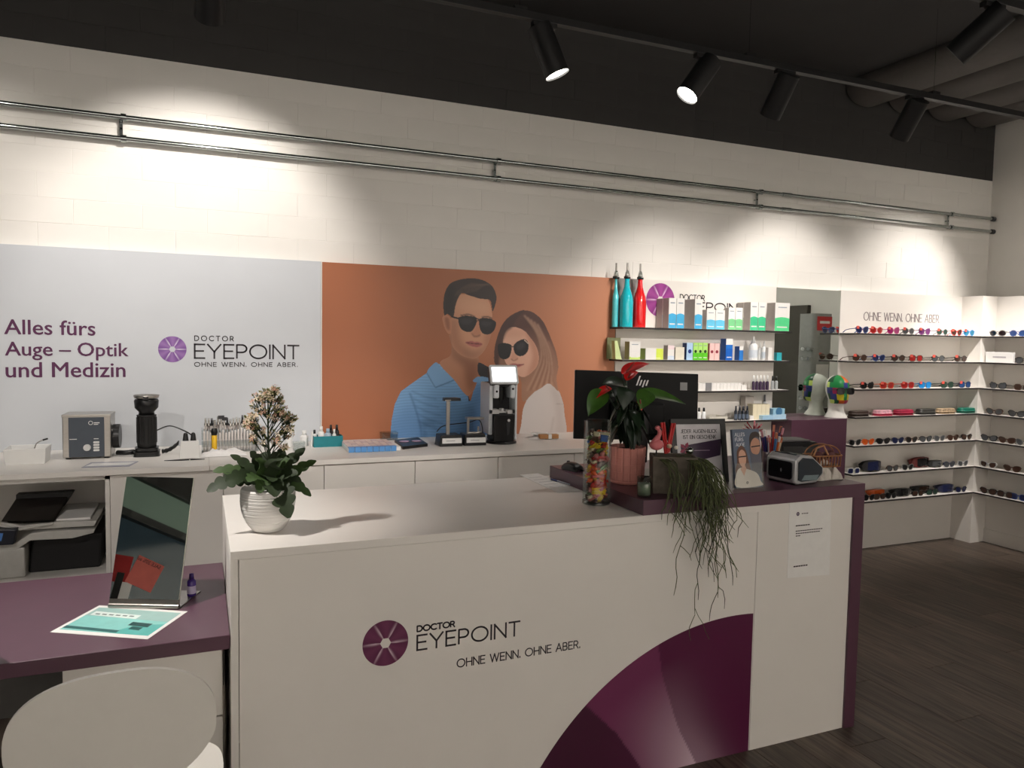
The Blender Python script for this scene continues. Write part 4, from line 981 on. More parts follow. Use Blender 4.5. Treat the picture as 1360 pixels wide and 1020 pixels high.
# ------------------------------------------------------------------ plants
def bez(p0, p1, p2, t): return p0*(1-t)**2+p1*2*t*(1-t)+p2*t*t
def leaf_mb(p0, p1, width, lift=.03, lobes=0, cup=.15, tip=1.0, heart=False, nu=16, nv=6, roll=0.0, up=(0, 0, 1)):
    p0 = Vector(p0); p1 = Vector(p1); mid = (p0+p1)/2+Vector((0, 0, lift))
    def fn(u, v):
        c = bez(p0, mid, p1, u); d = (bez(p0, mid, p1, min(1, u+.02))-bez(p0, mid, p1, max(0, u-.02))).normalized()
        s = d.cross(Vector(up)); s = s.normalized() if s.length > 1e-4 else Vector((1, 0, 0))
        if roll: s = Matrix.Rotation(roll, 3, d) @ s
        nn = s.cross(d)
        if heart: wv = math.sin(PI*min(1, u*1.02+.02))**.6*(1-.55*u)*1.25
        else: wv = math.sin(PI*(u*.93+.05))**.75
        if lobes: wv = math.sin(PI*(u**.8*.94+.03))**.8*(.75+.45*u)*(.72+.42*abs(math.sin(lobes*PI*u))**.7)
        k = (v-.5)*2
        return tuple(c+s*(k*width/2*wv)+nn*(cup*width*(abs(k)**1.5)*wv))
    return MB().grid(fn, nu, nv)
GR1 = M('dark_leaf_green', (38,52,28), .6, var=.25, scale=40, bump=.1); GR2 = M('mid_leaf_green', (54,76,36), .6, var=.2, scale=40, bump=.1)
GR3 = M('deep_glossy_green', (26,42,26), .28, var=.25, scale=30); GR4 = M('fresh_glossy_green', (58,92,34), .28, var=.2, scale=30)
SOIL = M('potting_soil', (36,28,22), .95, var=.4, scale=90, bump=.6)
# white pot
pb = at_z(356, 704, ZC); FX, FY = pb.x, pb.y
t = thing('flower_pot', 'white ridged round flower pot on the counter', 'flower pot', (FX, FY, ZC))
ctl = [(.0, .0), (.036, .0), (.046, .003), (.064, .026), (.0785, .058), (.0845, .09), (.0845, .118), (.0825, .137), (.081, .140), (.078, .137), (.079, .115), (.07, .1), (0, .1)]
outer = smooth_pts(ctl[2:8], 14, False); random.seed(5)
prof = ctl[:2]+[(r+.0011*math.sin(z*1500+2*math.sin(z*300)), z) for r, z in outer]+ctl[8:]
POTM = M('white_brushed_glaze', (222,220,216), .6, var=.04, scale=14, stretch=(1, 1, 30), bump=.08)
MB().lathe(prof, 48).ob('pot', POTM, t)
MB().lathe([(0, .112), (.05, .113), (.08, .112), (.08, .1)], 24).ob('soil', SOIL, t)
# kalanchoe
kl = thing('flowering_kalanchoe', 'kalanchoe with scalloped green leaves and tall pale blossom spike', 'plant', (FX, FY, ZC+.105))
def K(px, py, dy=0.0): q = at_y(px, py, FY+dy); return Vector((q.x-FX, q.y-FY, q.z-ZC-.105))
lf = [(275, 653, -.03, .075, .05, 5, 0), (283, 626, .02, .06, .035, 4, 1), (306, 604, .05, .05, .02, 3, 0), (420, 612, .02, .055, .02, 4, 1), (405, 595, .06, .05, .01, 3, 0), (413, 659, -.04, .05, .035, 4, 1),
      (384, 688, -.115, .10, .07, 5, 0), (366, 660, -.10, .08, .05, 4, 0), (330, 640, -.08, .07, .05, 4, 1), (372, 612, -.06, .07, .05, 4, 0), (352, 600, .04, .07, .03, 4, 0), (340, 612, -.04, .06, .03, 4, 1), (395, 630, -.06, .06, .03, 4, 0), (362, 640, -.09, .07, .05, 4, 0), (320, 622, .05, .06, .04, 4, 0), (378, 598, .03, .06, .03, 3, 0), (300, 640, -.06, .07, .05, 4, 0), (345, 655, -.085, .07, .06, 4, 1), (400, 640, -.03, .06, .04, 4, 0), (332, 600, .0, .06, .03, 3, 0), (385, 608, -.03, .06, .03, 4, 1)]
for px, py, dy, wd, lift, lb, c in lf:
    tip = K(px, py, dy); base = Vector((tip.x*.12, tip.y*.12, .03+random.uniform(0, .03)))
    leaf_mb(base, tip, wd*.84, lift, lb+1, cup=.05, nu=48, nv=6, up=(random.uniform(-.3, .3), -.6, .8)).ob('leaf', (GR1, GR2)[c], kl)
top = K(356, 520)
st = MB().tube([(0, 0, .0), (.003, 0, .12), (top.x*.8, 0, .2), (top.x, 0, top.z)], [.005, .0045, .003, .002], 7)
fl = MB(); random.seed(21)
PET = [M('pale_pink_petal', (220,200,172), .6), M('blossom_bud_green', (112,114,62), .6), M('rosy_petal', (188,146,122), .6), M('cream_petal', (236,222,196), .6)]
def cluster(c, rx, rz, n):
    for _ in range(n):
        while True:
            d = Vector((random.uniform(-1, 1), random.uniform(-1, 1), random.uniform(-1, 1)))
            if .35 < d.length < 1: break
        q = c+Vector((d.x*rx, d.y*rx, d.z*rz)); s_ = random.uniform(.006, .009)
        nrm = Vector((d.x, d.y-.4, d.z+.3)).normalized(); a_ = nrm.orthogonal().normalized(); b_ = nrm.cross(a_)
        fl.cur = random.choice((0, 1, 1, 1, 2, 3))
        ph = random.uniform(0, PI)
        if fl.cur == 1:
            fl.add([q-nrm*.006, q+a_*.0035, q+b_*.0035, q-a_*.0035, q-b_*.0035, q+nrm*.008], [(0,1,2),(0,2,3),(0,3,4),(0,4,1),(5,2,1),(5,3,2),(5,4,3),(5,1,4)])
        else:
            for k in range(4):
                u1 = a_*math.cos(ph+k*PI/2)+b_*math.sin(ph+k*PI/2); u2 = nrm.cross(u1)
                fl.add([q, q+u1*s_*.6+u2*s_*.3+nrm*.002, q+u1*s_*1.25+nrm*.003, q+u1*s_*.6-u2*s_*.3+nrm*.002], [(0,1,2,3)])
        st.tube([q-nrm*.004, (q+Vector((c.x*.6, 0, c.z-.03)))/2, Vector((c.x*.85, c.y, c.z-rz))], .0009, 4)
random.seed(77); panicle = []
for k in range(26):
    v_ = random.random(); hw = 4+29*math.sin(PI*min(1, .03+v_*.78)); panicle.append((357+random.uniform(-hw, hw), 515+72*v_, .017, .014, 15))
for px, py, rx, rz, n in panicle+[(336, 566, .02, .015, 26), (328, 563, .014, .012, 12), (388, 556, .016, .013, 16), (377, 594, .016, .012, 14)]+[(a_, b_, c_*.8, d_*.8, int(e_*.55)) for a_, b_, c_, d_, e_ in ((356, 522, .032, .028, 60), (340, 538, .032, .026, 45), (372, 540, .034, .028, 50), (355, 545, .04, .03, 50), (382, 555, .026, .022, 34), (388, 556, .02, .015, 20), (336, 565, .026, .018, 34), (330, 563, .016, .014, 14), (368, 575, .028, .018, 26), (377, 593, .02, .014, 16), (350, 585, .024, .02, 22))]:
    c = K(px, py, random.uniform(-.02, .02)); cluster(c, rx, rz, n); st.tube([(top.x*.7, 0, max(.06, c.z-.075)), (c.x*.5, c.y*.5, c.z-.04), (c.x*.85, c.y, c.z-rz)], .0016, 5)
st.ob('stalk', GR1, kl)
o = fl.ob('blossoms', PET, kl); o['kind'] = 'stuff'
# ------------------------------------------------------------------ paper sheet, pen, mouse
q = [at_z(*p, ZC) for p in ((690, 631), (737, 627.5), (790, 651), (741, 655))]
t = thing('paper_sheet', 'white written sheet lying left of the aubergine slab', 'paper', (0, 0, ZC))
q[2] = Vector((1.468, q[2].y, ZC)); q[1] = Vector((1.465, q[1].y, ZC))
MB().prism([(p.x, p.y) for p in q], .0004, .0012).ob('sheet', PAPER, t)
for k in range(5):
    a = q[0].lerp(q[3], .2+.13*k); b = q[1].lerp(q[2], .2+.13*k); A = a.lerp(b, .15); B = a.lerp(b, .8)
    MB().prism([(A.x, A.y), (B.x, B.y), (B.x, B.y+.004), (A.x, A.y+.004)], .0012, .0015).ob('printed_line', plain((150,148,152)), t)
a, b = at_z(732, 636.5, ZC+.006), at_z(757, 643.5, ZC+.006)
t = thing('ballpoint_pen', 'white and blue ballpoint pen lying on the sheet', 'pen', a, math.atan2(b.y-a.y, b.x-a.x)); L_ = (b-a).length
MB().cyl((0, 0, 0), (L_*.35, 0, 0), .0042, n=10).ob('cap', plain((34,52,110), .35), t); MB().cyl((L_*.35, 0, 0), (L_, 0, 0), .0038, .0030, 10).ob('barrel', plain((170,176,190), .35), t)
p = at_z(765, 627, ZP)
t = thing('computer_mouse', 'black computer mouse on the slab beside the sweets jar', 'mouse', (p.x+.01, p.y+.05, ZP), .2)
MB().grid(lambda u, v: (.03*math.sin((u-.5)*PI)*(.75+.25*math.sin(PI*v)), .055*math.cos(PI*v), max(0, .036*math.cos((u-.5)*PI)**.6*math.sin(PI*(v*.9+.05))**.7)), 14, 14).ob('body', BLACKP, t)
MB().cyl((-.004, .032, .03), (.004, .032, .03), .008, n=12).ob('wheel', DGREY, t)
# ------------------------------------------------------------------ monitor seen from behind
TL, BL_ = at_y(765.5, 491, 2.86), at_y(759, 584, 2.86)
TR = at_y(930, 499.5, 2.72)
ang = math.atan2(2.72-2.86, TR.x-TL.x); MW = math.hypot(TR.x-TL.x, .14); MH = .30
t = thing('computer_monitor', 'black computer monitor seen from behind on the aubergine slab', 'monitor', (TL.x-.004, 2.86, TL.z-MH), ang)
mm = M('monitor_black', (12,12,13), .6, var=.1, spec=.3); t.rotation_euler.y = .022
mk = Matrix.Rotation(-.09, 4, 'X')
bx(0, 0, 0, MW, .012, MH).xf(mk).ob('back_shell', mm, t, .003)
bx(0, .012, 0, MW, .018, MH).xf(mk).ob('screen_bezel', plain((160,160,160), .4), t)
bx(.004, .018, .004, MW-.004, .0195, MH-.004).xf(mk).ob('screen', M('dark_screen', (12,13,16), .15), t)
bx(MW*.28, -.022, .02, MW*.72, .0, MH*.55).xf(mk).ob('rear_box', mm, t, .012)
lg = MB()
def bar(x0, z0, x1, z1, wd=.0045): lg.add([(x0-wd, -.0008, z0), (x0+wd, -.0008, z0), (x1+wd, -.0008, z1), (x1-wd, -.0008, z1), (x0-wd, -.0001, z0), (x0+wd, -.0001, z0), (x1+wd, -.0001, z1), (x1-wd, -.0001, z1)], [(0,1,2,3),(0,4,5,1),(1,5,6,2),(2,6,7,3),(3,7,4,0)])
lx, lz = MW*.53, MH*.80
for dx, z0, z1 in ((-.021, .0, .043), (-.007, .0, .025), (.008, -.017, .025), (.022, .0, .025)): bar(lx+dx+z0*.35, lz+z0, lx+dx+z1*.35, lz+z1, .0034)

lg.xf(mk).ob('badge', WHP, t)
bx(MW-.085, -.0012, MH-.075, MW-.052, -.0002, MH-.040).xf(mk).ob('rear_sticker', plain((150,150,150)), t)
bx(MW*.44, -.06, -.09, MW*.56, -.03, MH*.4).ob('stand_neck', BLACKP, t, .004)
zb = ZP-(TL.z-MH)
bx(MW*.33, -.13, zb, MW*.67, .06, zb+.012).ob('stand_base', BLACKP, t, .004)
# ------------------------------------------------------------------ glass jar of sweets
vp = at_z(792.5, 669, ZC); VX, VY, VR = vp.x+.003, vp.y+.01, .0535
t = thing('glass_jar', 'tall clear glass cylinder filled with wrapped sweets', 'glass jar', (VX, VY, ZC))
GV = clear('vase_glass', (242,246,244), .09)
MB().lathe([(VR, .001), (VR, .322), (VR-.0015, .323), (VR-.003, .322), (VR-.003, .012)], 40).ob('wall', GV, t)
MB().lathe([(0, 0), (VR-.001, 0), (VR, .002), (VR-.001, .012), (0, .012)], 40).ob('thick_base', clear('vase_base_glass', (196,206,200), .3), t)
random.seed(9)
CC = {'orange': (236,92,24), 'yellow': (236,196,44), 'red': (196,36,28), 'brown': (92,58,42), 'blue': (64,98,168), 'green': (96,124,58), 'cream': (214,196,164), 'pink': (206,120,120)}
CMAT = {k: M('sweet_wrapper_'+k, v, .28, var=.12, scale=60) for k, v in CC.items()}
CME = {}
for k in CC:
    mb = MB().lathe([(0, -.013), (.009, -.012), (.0105, 0), (.009, .012), (0, .013)], 8)
    for s in (-1, 1): mb.add([(0, 0, s*.012), (-.008, .002, s*.022), (-.003, -.003, s*.023), (.003, .003, s*.023), (.008, -.002, s*.022)], [(0,1,2),(0,2,3),(0,3,4)])
    CME[k] = mb.mesh('sweet', CMAT[k])
    mb = MB().prism(rrect(-.026, -.009, .026, .009, .003, 2), -.005, .005); CME[k+'b'] = mb.mesh('sweet', CMAT[k], .002, 1)
keys = ['orange', 'yellow', 'red', 'brown', 'orange', 'cream', 'green', 'yellow', 'brown', 'pink', 'red']
zz = .026; cnt = 0
while zz < .275:
    n = 6
    ph = random.uniform(0, 6)
    for k in range(n):
        col = random.choice(keys); barp = random.random() < .4
        if cnt == 78: col, barp = 'blue', True
        a_ = ph+2*PI*k/n; rr = .025 if not barp else .024
        o = bpy.data.objects.new('wrapped_sweet', CME[col+('b' if barp else '')]); COL.objects.link(o)
        o.location = (VX+rr*math.cos(a_), VY+rr*math.sin(a_), ZC+zz+random.uniform(-.004, .004))
        o.rotation_euler = (random.uniform(-.9, .9), random.uniform(-.6, .6), a_+PI/2+random.uniform(-.5, .5)) if barp else (random.uniform(0, 3), random.uniform(0, 3), random.uniform(0, 3))
        tag(o, '%s wrapped %s in the glass jar' % (col, 'sweet bar' if barp else 'twist sweet'), 'sweet', 'sweets in the glass jar'); cnt += 1
    zz += .0165
pt = at_y(804, 582, VY-.03)
o = bx(-.018, -.004, -.013, .018, .004, .013).ob('wrapped_sweet', CMAT['blue'], None, .002, loc=(pt.x-.008, VY-.034, pt.z)); tag(o, 'bright blue square sweet near the top of the glass jar', 'sweet', 'sweets in the glass jar')
o.rotation_euler = (0, .15, .3)
# ------------------------------------------------------------------ pink pot with anthurium
AY = 2.59; AX = at_y(832.5, 625, AY).x
t = thing('pink_plant_pot', 'pink ribbed plant pot on the aubergine slab', 'plant pot', (AX, AY, ZP))
PINKP = M('pink_ceramic', (206,138,128), .5, var=.05)
n = 96; V = []; F = []
for z, rb in ((.012, .066), (.02, .070), (.148, .0745), (.150, .071), (.128, .068)):
    for k in range(n): r_ = rb*(1-.035*(k % 6 == 0)); V.append((r_*math.cos(2*PI*k/n), r_*math.sin(2*PI*k/n), z))
for i in range(4):
    for k in range(n): F.append((i*n+k, i*n+(k+1) % n, (i+1)*n+(k+1) % n, (i+1)*n+k))
MB().add(V, F).add(V[:n], [tuple(range(n))]).ob('pot', PINKP, t)
for z in (.05, .08, .11): MB().lathe([(.0700+.0032*(z/.1), z-.0012), (.0712+.0034*z/.1, z), (.0700+.0032*z/.1, z+.0012)], 48).ob('groove_ring', PINKP, t)
MB().lathe([(0, 0), (.062, 0), (.067, .005), (.067, .014), (0, .014)], 40).ob('saucer', PINKP, t)
MB().lathe([(0, .136), (.05, .135), (.07, .133)], 24).ob('soil', SOIL, t)
an = thing('anthurium', 'anthurium with red spathes and glossy dark leaves', 'plant', (AX, AY, ZP+.132))
def A_(px, py, dy=0.0): q = at_y(px, py, AY+dy); return Vector((q.x-AX, q.y-AY, q.z-ZP-.132))
RED = M('red_spathe', (206,26,24), .3, var=.1)
def stem(p, mat=GR3): MB().tube(smooth_pts([(p.x*.05, p.y*.05, 0), (p.x*.35, p.y*.4, p.z*.55), tuple(p)], 5, False), .0026, 6).ob('stem', mat, an)
for b, tp, wd, lf_, m_, dy in (((803, 519), (781, 553), .085, .02, GR4, -.05), ((852, 522), (911, 537), .085, .02, GR4, -.03), ((832, 512), (800, 510), .08, .02, GR3, 0), ((832, 516), (828, 545), .08, .03, GR3, -.05), ((862, 520), (850, 545), .08, .02, GR4, -.06), ((850, 522), (872, 530), .07, .02, GR3, .0), ((826, 522), (806, 528), .07, .02, GR3, .02), ((838, 526), (815, 545), .075, .02, GR3, .05)):
    p0, p1 = A_(*b, dy*.6), A_(*tp, dy); stem(p0); leaf_mb(p0, p1, wd, lf_, heart=True, cup=.08, up=(0, -.5, .87)).ob('leaf', m_, an)
for b, tp, wd, dy in (((827, 497), (863, 483), .075, -.02), ((832, 505), (848, 494), .06, .01), ((812, 516), (790, 530), .06, -.04), ((852, 545), (845, 534), .03, -.05)):
    p0, p1 = A_(*b, dy), A_(*tp, dy*.8); stem(p0); sp_ = leaf_mb(p0, p1, wd*1.0, .012, heart=True, cup=.16, up=(0, -.28, .96)).ob('red_spathe', RED, an)
    MB().tube([p0.lerp(p1, .15)+Vector((0, 0, .004)), p0.lerp(p1, .4)+Vector((0, -.004, .03))], [.0045, .0025], 8).ob('spadix', plain((120,40,30), .5), sp_)
random.seed(31)
for k in range(40):
    a_ = random.uniform(0, 2*PI); r_ = random.uniform(.05, .11); h = random.uniform(.10, .2)
    p0 = Vector((.02*math.cos(a_), .02*math.sin(a_), h)); p1 = Vector((r_*math.cos(a_), r_*math.sin(a_), max(.015, h-random.uniform(.05, .15))))
    leaf_mb(p0, p1, random.uniform(.025, .05), .035, cup=.12, nu=10, nv=4).ob('leaf', GR3, an)
    MB().tube([(0, 0, 0), tuple(p0*.6), tuple(p0)], .002, 5).ob('stem', GR3, an)
# ------------------------------------------------------------------ stone planter with hanging rhipsalis
PX, PY = at_y(893, 635, 2.375).x, 2.375
pl = thing('stone_planter', 'square grey brown planter with hanging plant at the counter edge', 'planter', (PX, PY, ZP), -.45)
STONE = M('grey_brown_stone', (92,84,74), .8, var=.2, scale=40, bump=.4)
open_tray(.16, .10, .168, .106, .142, .010).ob('planter', STONE, pl, .003); bx(-.072, -.042, .10, .072, .042, .128).ob('soil', SOIL, pl)
rh = thing('rhipsalis', 'thin stemmed green hanging plant trailing over the counter edge', 'plant', (PX, PY, ZP+.118))
rm = MB(); random.seed(17)
RG = [M('rhipsalis_green', (82,90,52), .55, var=.25, scale=50), M('rhipsalis_dark', (54,58,36), .6, var=.25, scale=50)]
def trail(start, over, drop, spread, seg=.028, depth=0, r=.0016):
    pts = [Vector(start)]; d = Vector(over)
    x_ = pts[0]
    length = 0
    while length < drop:
        length += seg
        d = (d*.72+Vector((random.uniform(-1, 1)*spread, random.uniform(-.35, .12)*spread, -.42))).normalized()
        q = pts[-1]+d*seg*random.uniform(.7, 1.3)
        lim = (YC-.016)-PY                       # stay in front of the counter once below its top
        if q.z < -.118-.0 and q.y > lim: q.y = lim+random.uniform(-.02, 0)
        if q.z < .02 and q.z > -.13 and abs(q.x) < .095 and q.y > -.082+.3*abs(q.x-.04): q.y = -.082-random.uniform(0, .015)
        pts.append(q)
        if depth < 2 and random.random() < .22 and length > .06:
            trail(q, (random.choice((-1, 1))*.8, -.2, -.5), random.uniform(.05, .11), spread*1.2, seg, depth+1, r*.9)
    rm.cur = random.choice((0, 0, 1)); rm.tube(pts, [r]*(len(pts)-1)+[r*.6], 5)
for k in range(14):
    x0 = random.uniform(.02, .09); trail((x0, random.uniform(-.045, .03), .016), (random.uniform(-.2, .5), -.8, .5), random.uniform(.10, .24), .45)
for k in range(52):
    trail((random.uniform(.02, .07), random.uniform(-.045, .02), .018), (random.uniform(-.1, .42), -.7, .4), random.uniform(.14, .26), .5)
for k in range(10): trail((random.uniform(-.085, -.02), -.03, .016), (random.uniform(-.4, .1), -.9, .3), random.uniform(.16, .27), .5)
for k in range(13): trail((random.uniform(.02, .088), -.04, .016), (random.uniform(-.1, .4), -.9, .3), random.uniform(.26, .36), .42)
for k in range(7): trail((random.uniform(.045, .088), -.04, .016), (random.uniform(.1, .35), -.9, .3), random.uniform(.46, .55), .34)
o = rm.ob('stems', RG, rh); o['kind'] = 'stuff'
# ornaments in the planter
zt = ZP+.135
p = at_y(872, 592, PY-.01)
t = thing('flamingo_figure', 'small pink flamingo figure in the stone planter', 'figurine', (p.x, PY-.01, p.z-.016), 0)
FLM = M('flamingo_pink', (204,112,116), .45)
mb = MB().ell((0, 0, .02), .03, .02, .021).tube(smooth_pts([(-.012, 0, .03), (.008, 0, .052), (.012, 0, .07), (.004, 0, .083)], 6, False), [.011]*6+[.008]*7+[.0075]*6, 10).ell((.002, 0, .084), .0105, .009, .009)
mb.ob('body', FLM, t); MB().tube([(.008, -.002, .083), (.018, -.002, .077), (.017, -.002, .068)], [.005, .0045, .002], 8).ob('beak', BLACKP, t)
MB().cyl((0, 0, -.03), (0, 0, .004), .003, n=8).ob('stake', BLACKP, t)
for k, (xa, ya, xb, yb) in enumerate(((884, 592, 880.5, 561), (889, 591, 895, 562))):
    A, B = at_y(xa, ya, PY+.01), at_y(xb, yb, PY+.01); d = (B-A).normalized()
    t = thing('red_stick', ('straight red stick in the stone planter', 'red stick leaning away from the flamingo')[k], 'stick', A-d*.03)
    for dx in (-.005, .003): MB().tube([(dx, 0, 0), tuple(d*((B-A).length+.03)+Vector((dx*1.4, 0, 0)))], .005, 8).ob('rod', M('red_wax', (178,30,32), .4), t)
for k, (px, py, r_, c, lb) in enumerate(((889, 589, .011, (206,176,150), 'tan round pebble in the stone planter'), (898, 591, .009, (226,222,210), 'small white pebble in the stone planter'), (916, 595, .017, (214,214,214), 'silver ball at the corner of the stone planter'))):
    p = at_y(px, py, PY-.03); o = MB().ell((0, 0, 0), r_, r_*.9, r_*.8).ob('pebble' if k < 2 else 'silver_ball', plain(c, .3) if k < 2 else CHROME, None, loc=(min(p.x, PX+.085), PY-.03, max(zt-.012, p.z-.01))); tag(o, lb, 'pebble' if k < 2 else 'ball')
# small jar between the pots
p = at_z(860.5, 661.5, ZP)
t = thing('small_glass', 'small clear glass with pale contents between the two planters', 'glass', (max(p.x, 1.51), max(p.y, 2.31)+.02, ZP))
MB().lathe([(0, 0), (.026, 0), (.027, .075), (.025, .075), (.024, .006), (0, .006)], 24).ob('cup', clear('jar_glass', (232,238,232), .15), t)
MB().lathe([(0, .007), (.0235, .007), (.0238, .05), (0, .05)], 20).ob('contents', plain((178,184,172), .6), t)
# ------------------------------------------------------------------ black picture frame with the voucher print
fl_, fr_ = at_y(897, 600, 2.51), at_y(970, 600, 2.47)
FW = math.hypot(fr_.x-fl_.x, .04); FH = .262
t = thing('picture_frame', 'black standing frame reading JEDER AUGEN-BLICK IST EIN GESCHENK', 'picture frame', (fl_.x, 2.515, ZP), math.atan2(-.04, fr_.x-fl_.x))
lean = Matrix.Rotation(-.2, 4, 'X')
def FR(name, x0, z0, x1, z1, y0, y1, mat): return bx(x0, y0, z0, x1, y1, z1).xf(lean).ob(name, mat, t)
FR('frame', 0, 0, FW, .022, -.006, .014, BLACKP); FR('frame', 0, FH-.022, FW, FH, -.006, .014, BLACKP); FR('frame', 0, .022, .022, FH-.022, -.006, .014, BLACKP); FR('frame', FW-.022, .022, FW, FH-.022, -.006, .014, BLACKP)
pr = FR('print_sheet', .020, .020, FW-.020, FH-.020, 0, .004, plain((206,202,206), .4))
sub = []
def poly(name, pts, y, mat, parent): return MB().prism(pts, y-.0006, y, 'xz').xf(lean).ob(name, mat, parent)
poly('voucher_card', [(.045, .075), (FW-.03, .11), (FW-.02+.0, .178), (.04, .15)], -.0003, M('aubergine_print', (52,30,58), .35), pr)
for k in range(5):
    a_ = k*1.2; c_ = Vector((.062, .138)); d_ = Vector((math.cos(a_), math.sin(a_)))*.03; n_ = Vector((-d_.y, d_.x))*.28
    poly('ribbon_loop', [tuple(c_), tuple(c_+d_*.6+n_), tuple(c_+d_), tuple(c_+d_*.6-n_)], -.0010, plain((140,34,70), .4), pr)
def worded(parent, rows, mat, y, mtx, bold):
    for txt, u, v, h, wd in rows:
        u0 = u; tot = sum(GL[c][0]+.22 for c in txt)-.22
        k = wd/(tot*h)
        for word in txt.split(' '):
            mb = MB(); e = strokes(mb, word, u0, v, h, bold, .22, None, lambda a, b, d: (a, y-d*.3, b), xs=k); mb.xf(mtx).ob('printed_word', mat, parent)
            u0 = e+(.44+.3)*h*k
worded(pr, (('JEDER AUGEN-BLICK', .045, FH-.058, .014, FW-.085), ('IST EIN GESCHENK', .055, FH-.082, .014, FW-.10)), INK, -.0004, lean, .002)
MB().tube([(FW-.088+.007*math.cos(2*PI*k/16), -.0008, .045+.007*math.sin(2*PI*k/16)) for k in range(16)], .0022, 5, True).xf(lean).ob('emblem', INK, pr)
bx(FW-.075, -.0008, .042, FW-.032, 0, .047).xf(lean).ob('printed_line', INK, pr)
bx(.06, -.0012, .118, .15, -.0007, .121).xf(Matrix.Rotation(-.2, 4, 'X') @ Matrix.Translation((.02, 0, .012))).ob('printed_line', plain((150,130,150)), pr)
MB().prism([(.02, .0), (.15, 0), (.145, .02), (.065, .2)], FW/2-.01, FW/2+.01, 'yz').ob('easel_leg', BLACKP, t)
# business cards
a, b = at_z(939, 653.5, ZP), at_z(966, 652, ZP)
t = thing('card_holder', 'white business cards leaning in a small clear holder', 'card holder', ((a.x+b.x)/2, a.y+.012, ZP), -.12)
bx(-.045, -.012, 0, .045, .03, .01).ob('holder', ACRYL, t); bx(-.045, -.014, 0, .045, -.011, .014).ob('front_lip', plain((196,190,196), .4), t)
lc = Matrix.Translation((0, -.004, .006)) @ Matrix.Rotation(-.35, 4, 'X')
cd = bx(-.0425, 0, 0, .0425, .01, .055).xf(lc).ob('card_stack', PAPER, t)
MB().tube([(.006+.005*math.cos(2*PI*k/14), -.0006, .04+.005*math.sin(2*PI*k/14)) for k in range(14)], .0016, 5, True).xf(lc).ob('emblem', INK, cd)
for x0, z0, wd in ((.014, .0385, .022), (-.035, .02, .025), (-.035, .015, .018)): bx(x0, -.0006, z0, x0+wd, 0, z0+.002).xf(lc).ob('printed_line', plain((120,112,120)), cd)
# brochure holder
a, b = at_z(979, 650.5, ZP), at_z(1014, 648, ZP); BW_ = b.x-a.x; BH_ = .235
t = thing('brochure_holder', 'clear brochure holder with leaflets headed ALLES FÜRS AUGE', 'brochure holder', (a.x, a.y+.01, ZP), -.03)
lb_ = Matrix.Rotation(-.16, 4, 'X')
MB().box(-.003, -.012, .0, BW_+.003, -.010, .10).box(-.003, .012, 0, BW_+.003, .014, BH_*.95).box(-.004, -.012, 0, -.002, .014, .11).box(BW_+.002, -.012, 0, BW_+.004, .014, .11).box(-.003, -.012, 0, BW_+.003, .05, .003).xf(lb_).ob('holder', ACRYL, t)
br = bx(0, -.004, .004, BW_, .010, BH_).xf(lb_).ob('brochures', plain((96,108,128), .4), t)
def bp2(pts, c, lay, nm='print_shape'): MB().prism([(u*BW_, .004+v*(BH_-.004)) for u, v in (smooth_pts(pts, 4) if len(pts) > 4 else pts)], -.0042-.0004*lay-.0004, -.0042-.0004*lay, 'xz').xf(lb_).ob(nm, plain(c, .45), br)
bp2([(.62, .5), (.58, .62), (.62, .78), (.75, .88), (.999, .86), (.999, .3), (.7, .2)], (92,92,104), 0)                   # his shirt
bp2([(.70, .58), (.64, .66), (.66, .76), (.8, .84), (.97, .80), (.995, .66), (.9, .56)], (196,146,122), 1)                  # his face
bp2([(.62, .70), (.61, .84), (.70, .93), (.88, .95), (.998, .91), (.998, .84), (.88, .86), (.76, .83), (.67, .78)], (58,46,42), 2)
bp2([(.66, .70), (.99, .715), (.99, .695), (.66, .68)], (24,22,24), 3)
bp2([(.02, .30), (.1, .44), (.12, .62), (.28, .72), (.44, .64), (.52, .46), (.60, .25), (.5, .18), (.1, .2)], (108,74,58), 3)  # her hair
bp2([(.01, .02), (.05, .26), (.2, .34), (.42, .32), (.8, .24), (.93, .1), (.95, .02)], (218,210,202), 4)                    # her blouse
bp2([(.2, .32), (.32, .20), (.42, .32), (.36, .4)], (206,158,134), 5)
bp2([(.16, .46), (.18, .60), (.3, .65), (.42, .58), (.42, .44), (.32, .36), (.22, .38)], (214,166,142), 6)
bp2([(.15, .535), (.44, .545), (.44, .525), (.15, .515)], (24,22,24), 7)
rowsb = (('ALLES', .08*BW_, .885*BH_, .0125, .36*BW_), ('FURS', .08*BW_, .80*BH_, .0125, .30*BW_), ('AUGE', .10*BW_, .715*BH_, .0125, .32*BW_))
worded(br, rowsb, plain((232,234,240), .5), -.0046, lb_, .0018)
for dx in (.355, .43): bx((dx-.22)*BW_, -.0052, .80*BH_+.0145, (dx-.20)*BW_, -.0046, .80*BH_+.017).xf(lb_).ob('umlaut_dot', plain((222,224,230), .5), br)
MB().tube([(.42*BW_+.004*math.cos(2*PI*k/12), -.0075, .1*BH_+.004*math.sin(2*PI*k/12)) for k in range(12)], .0012, 5, True).xf(lb_).ob('emblem', INK, br)
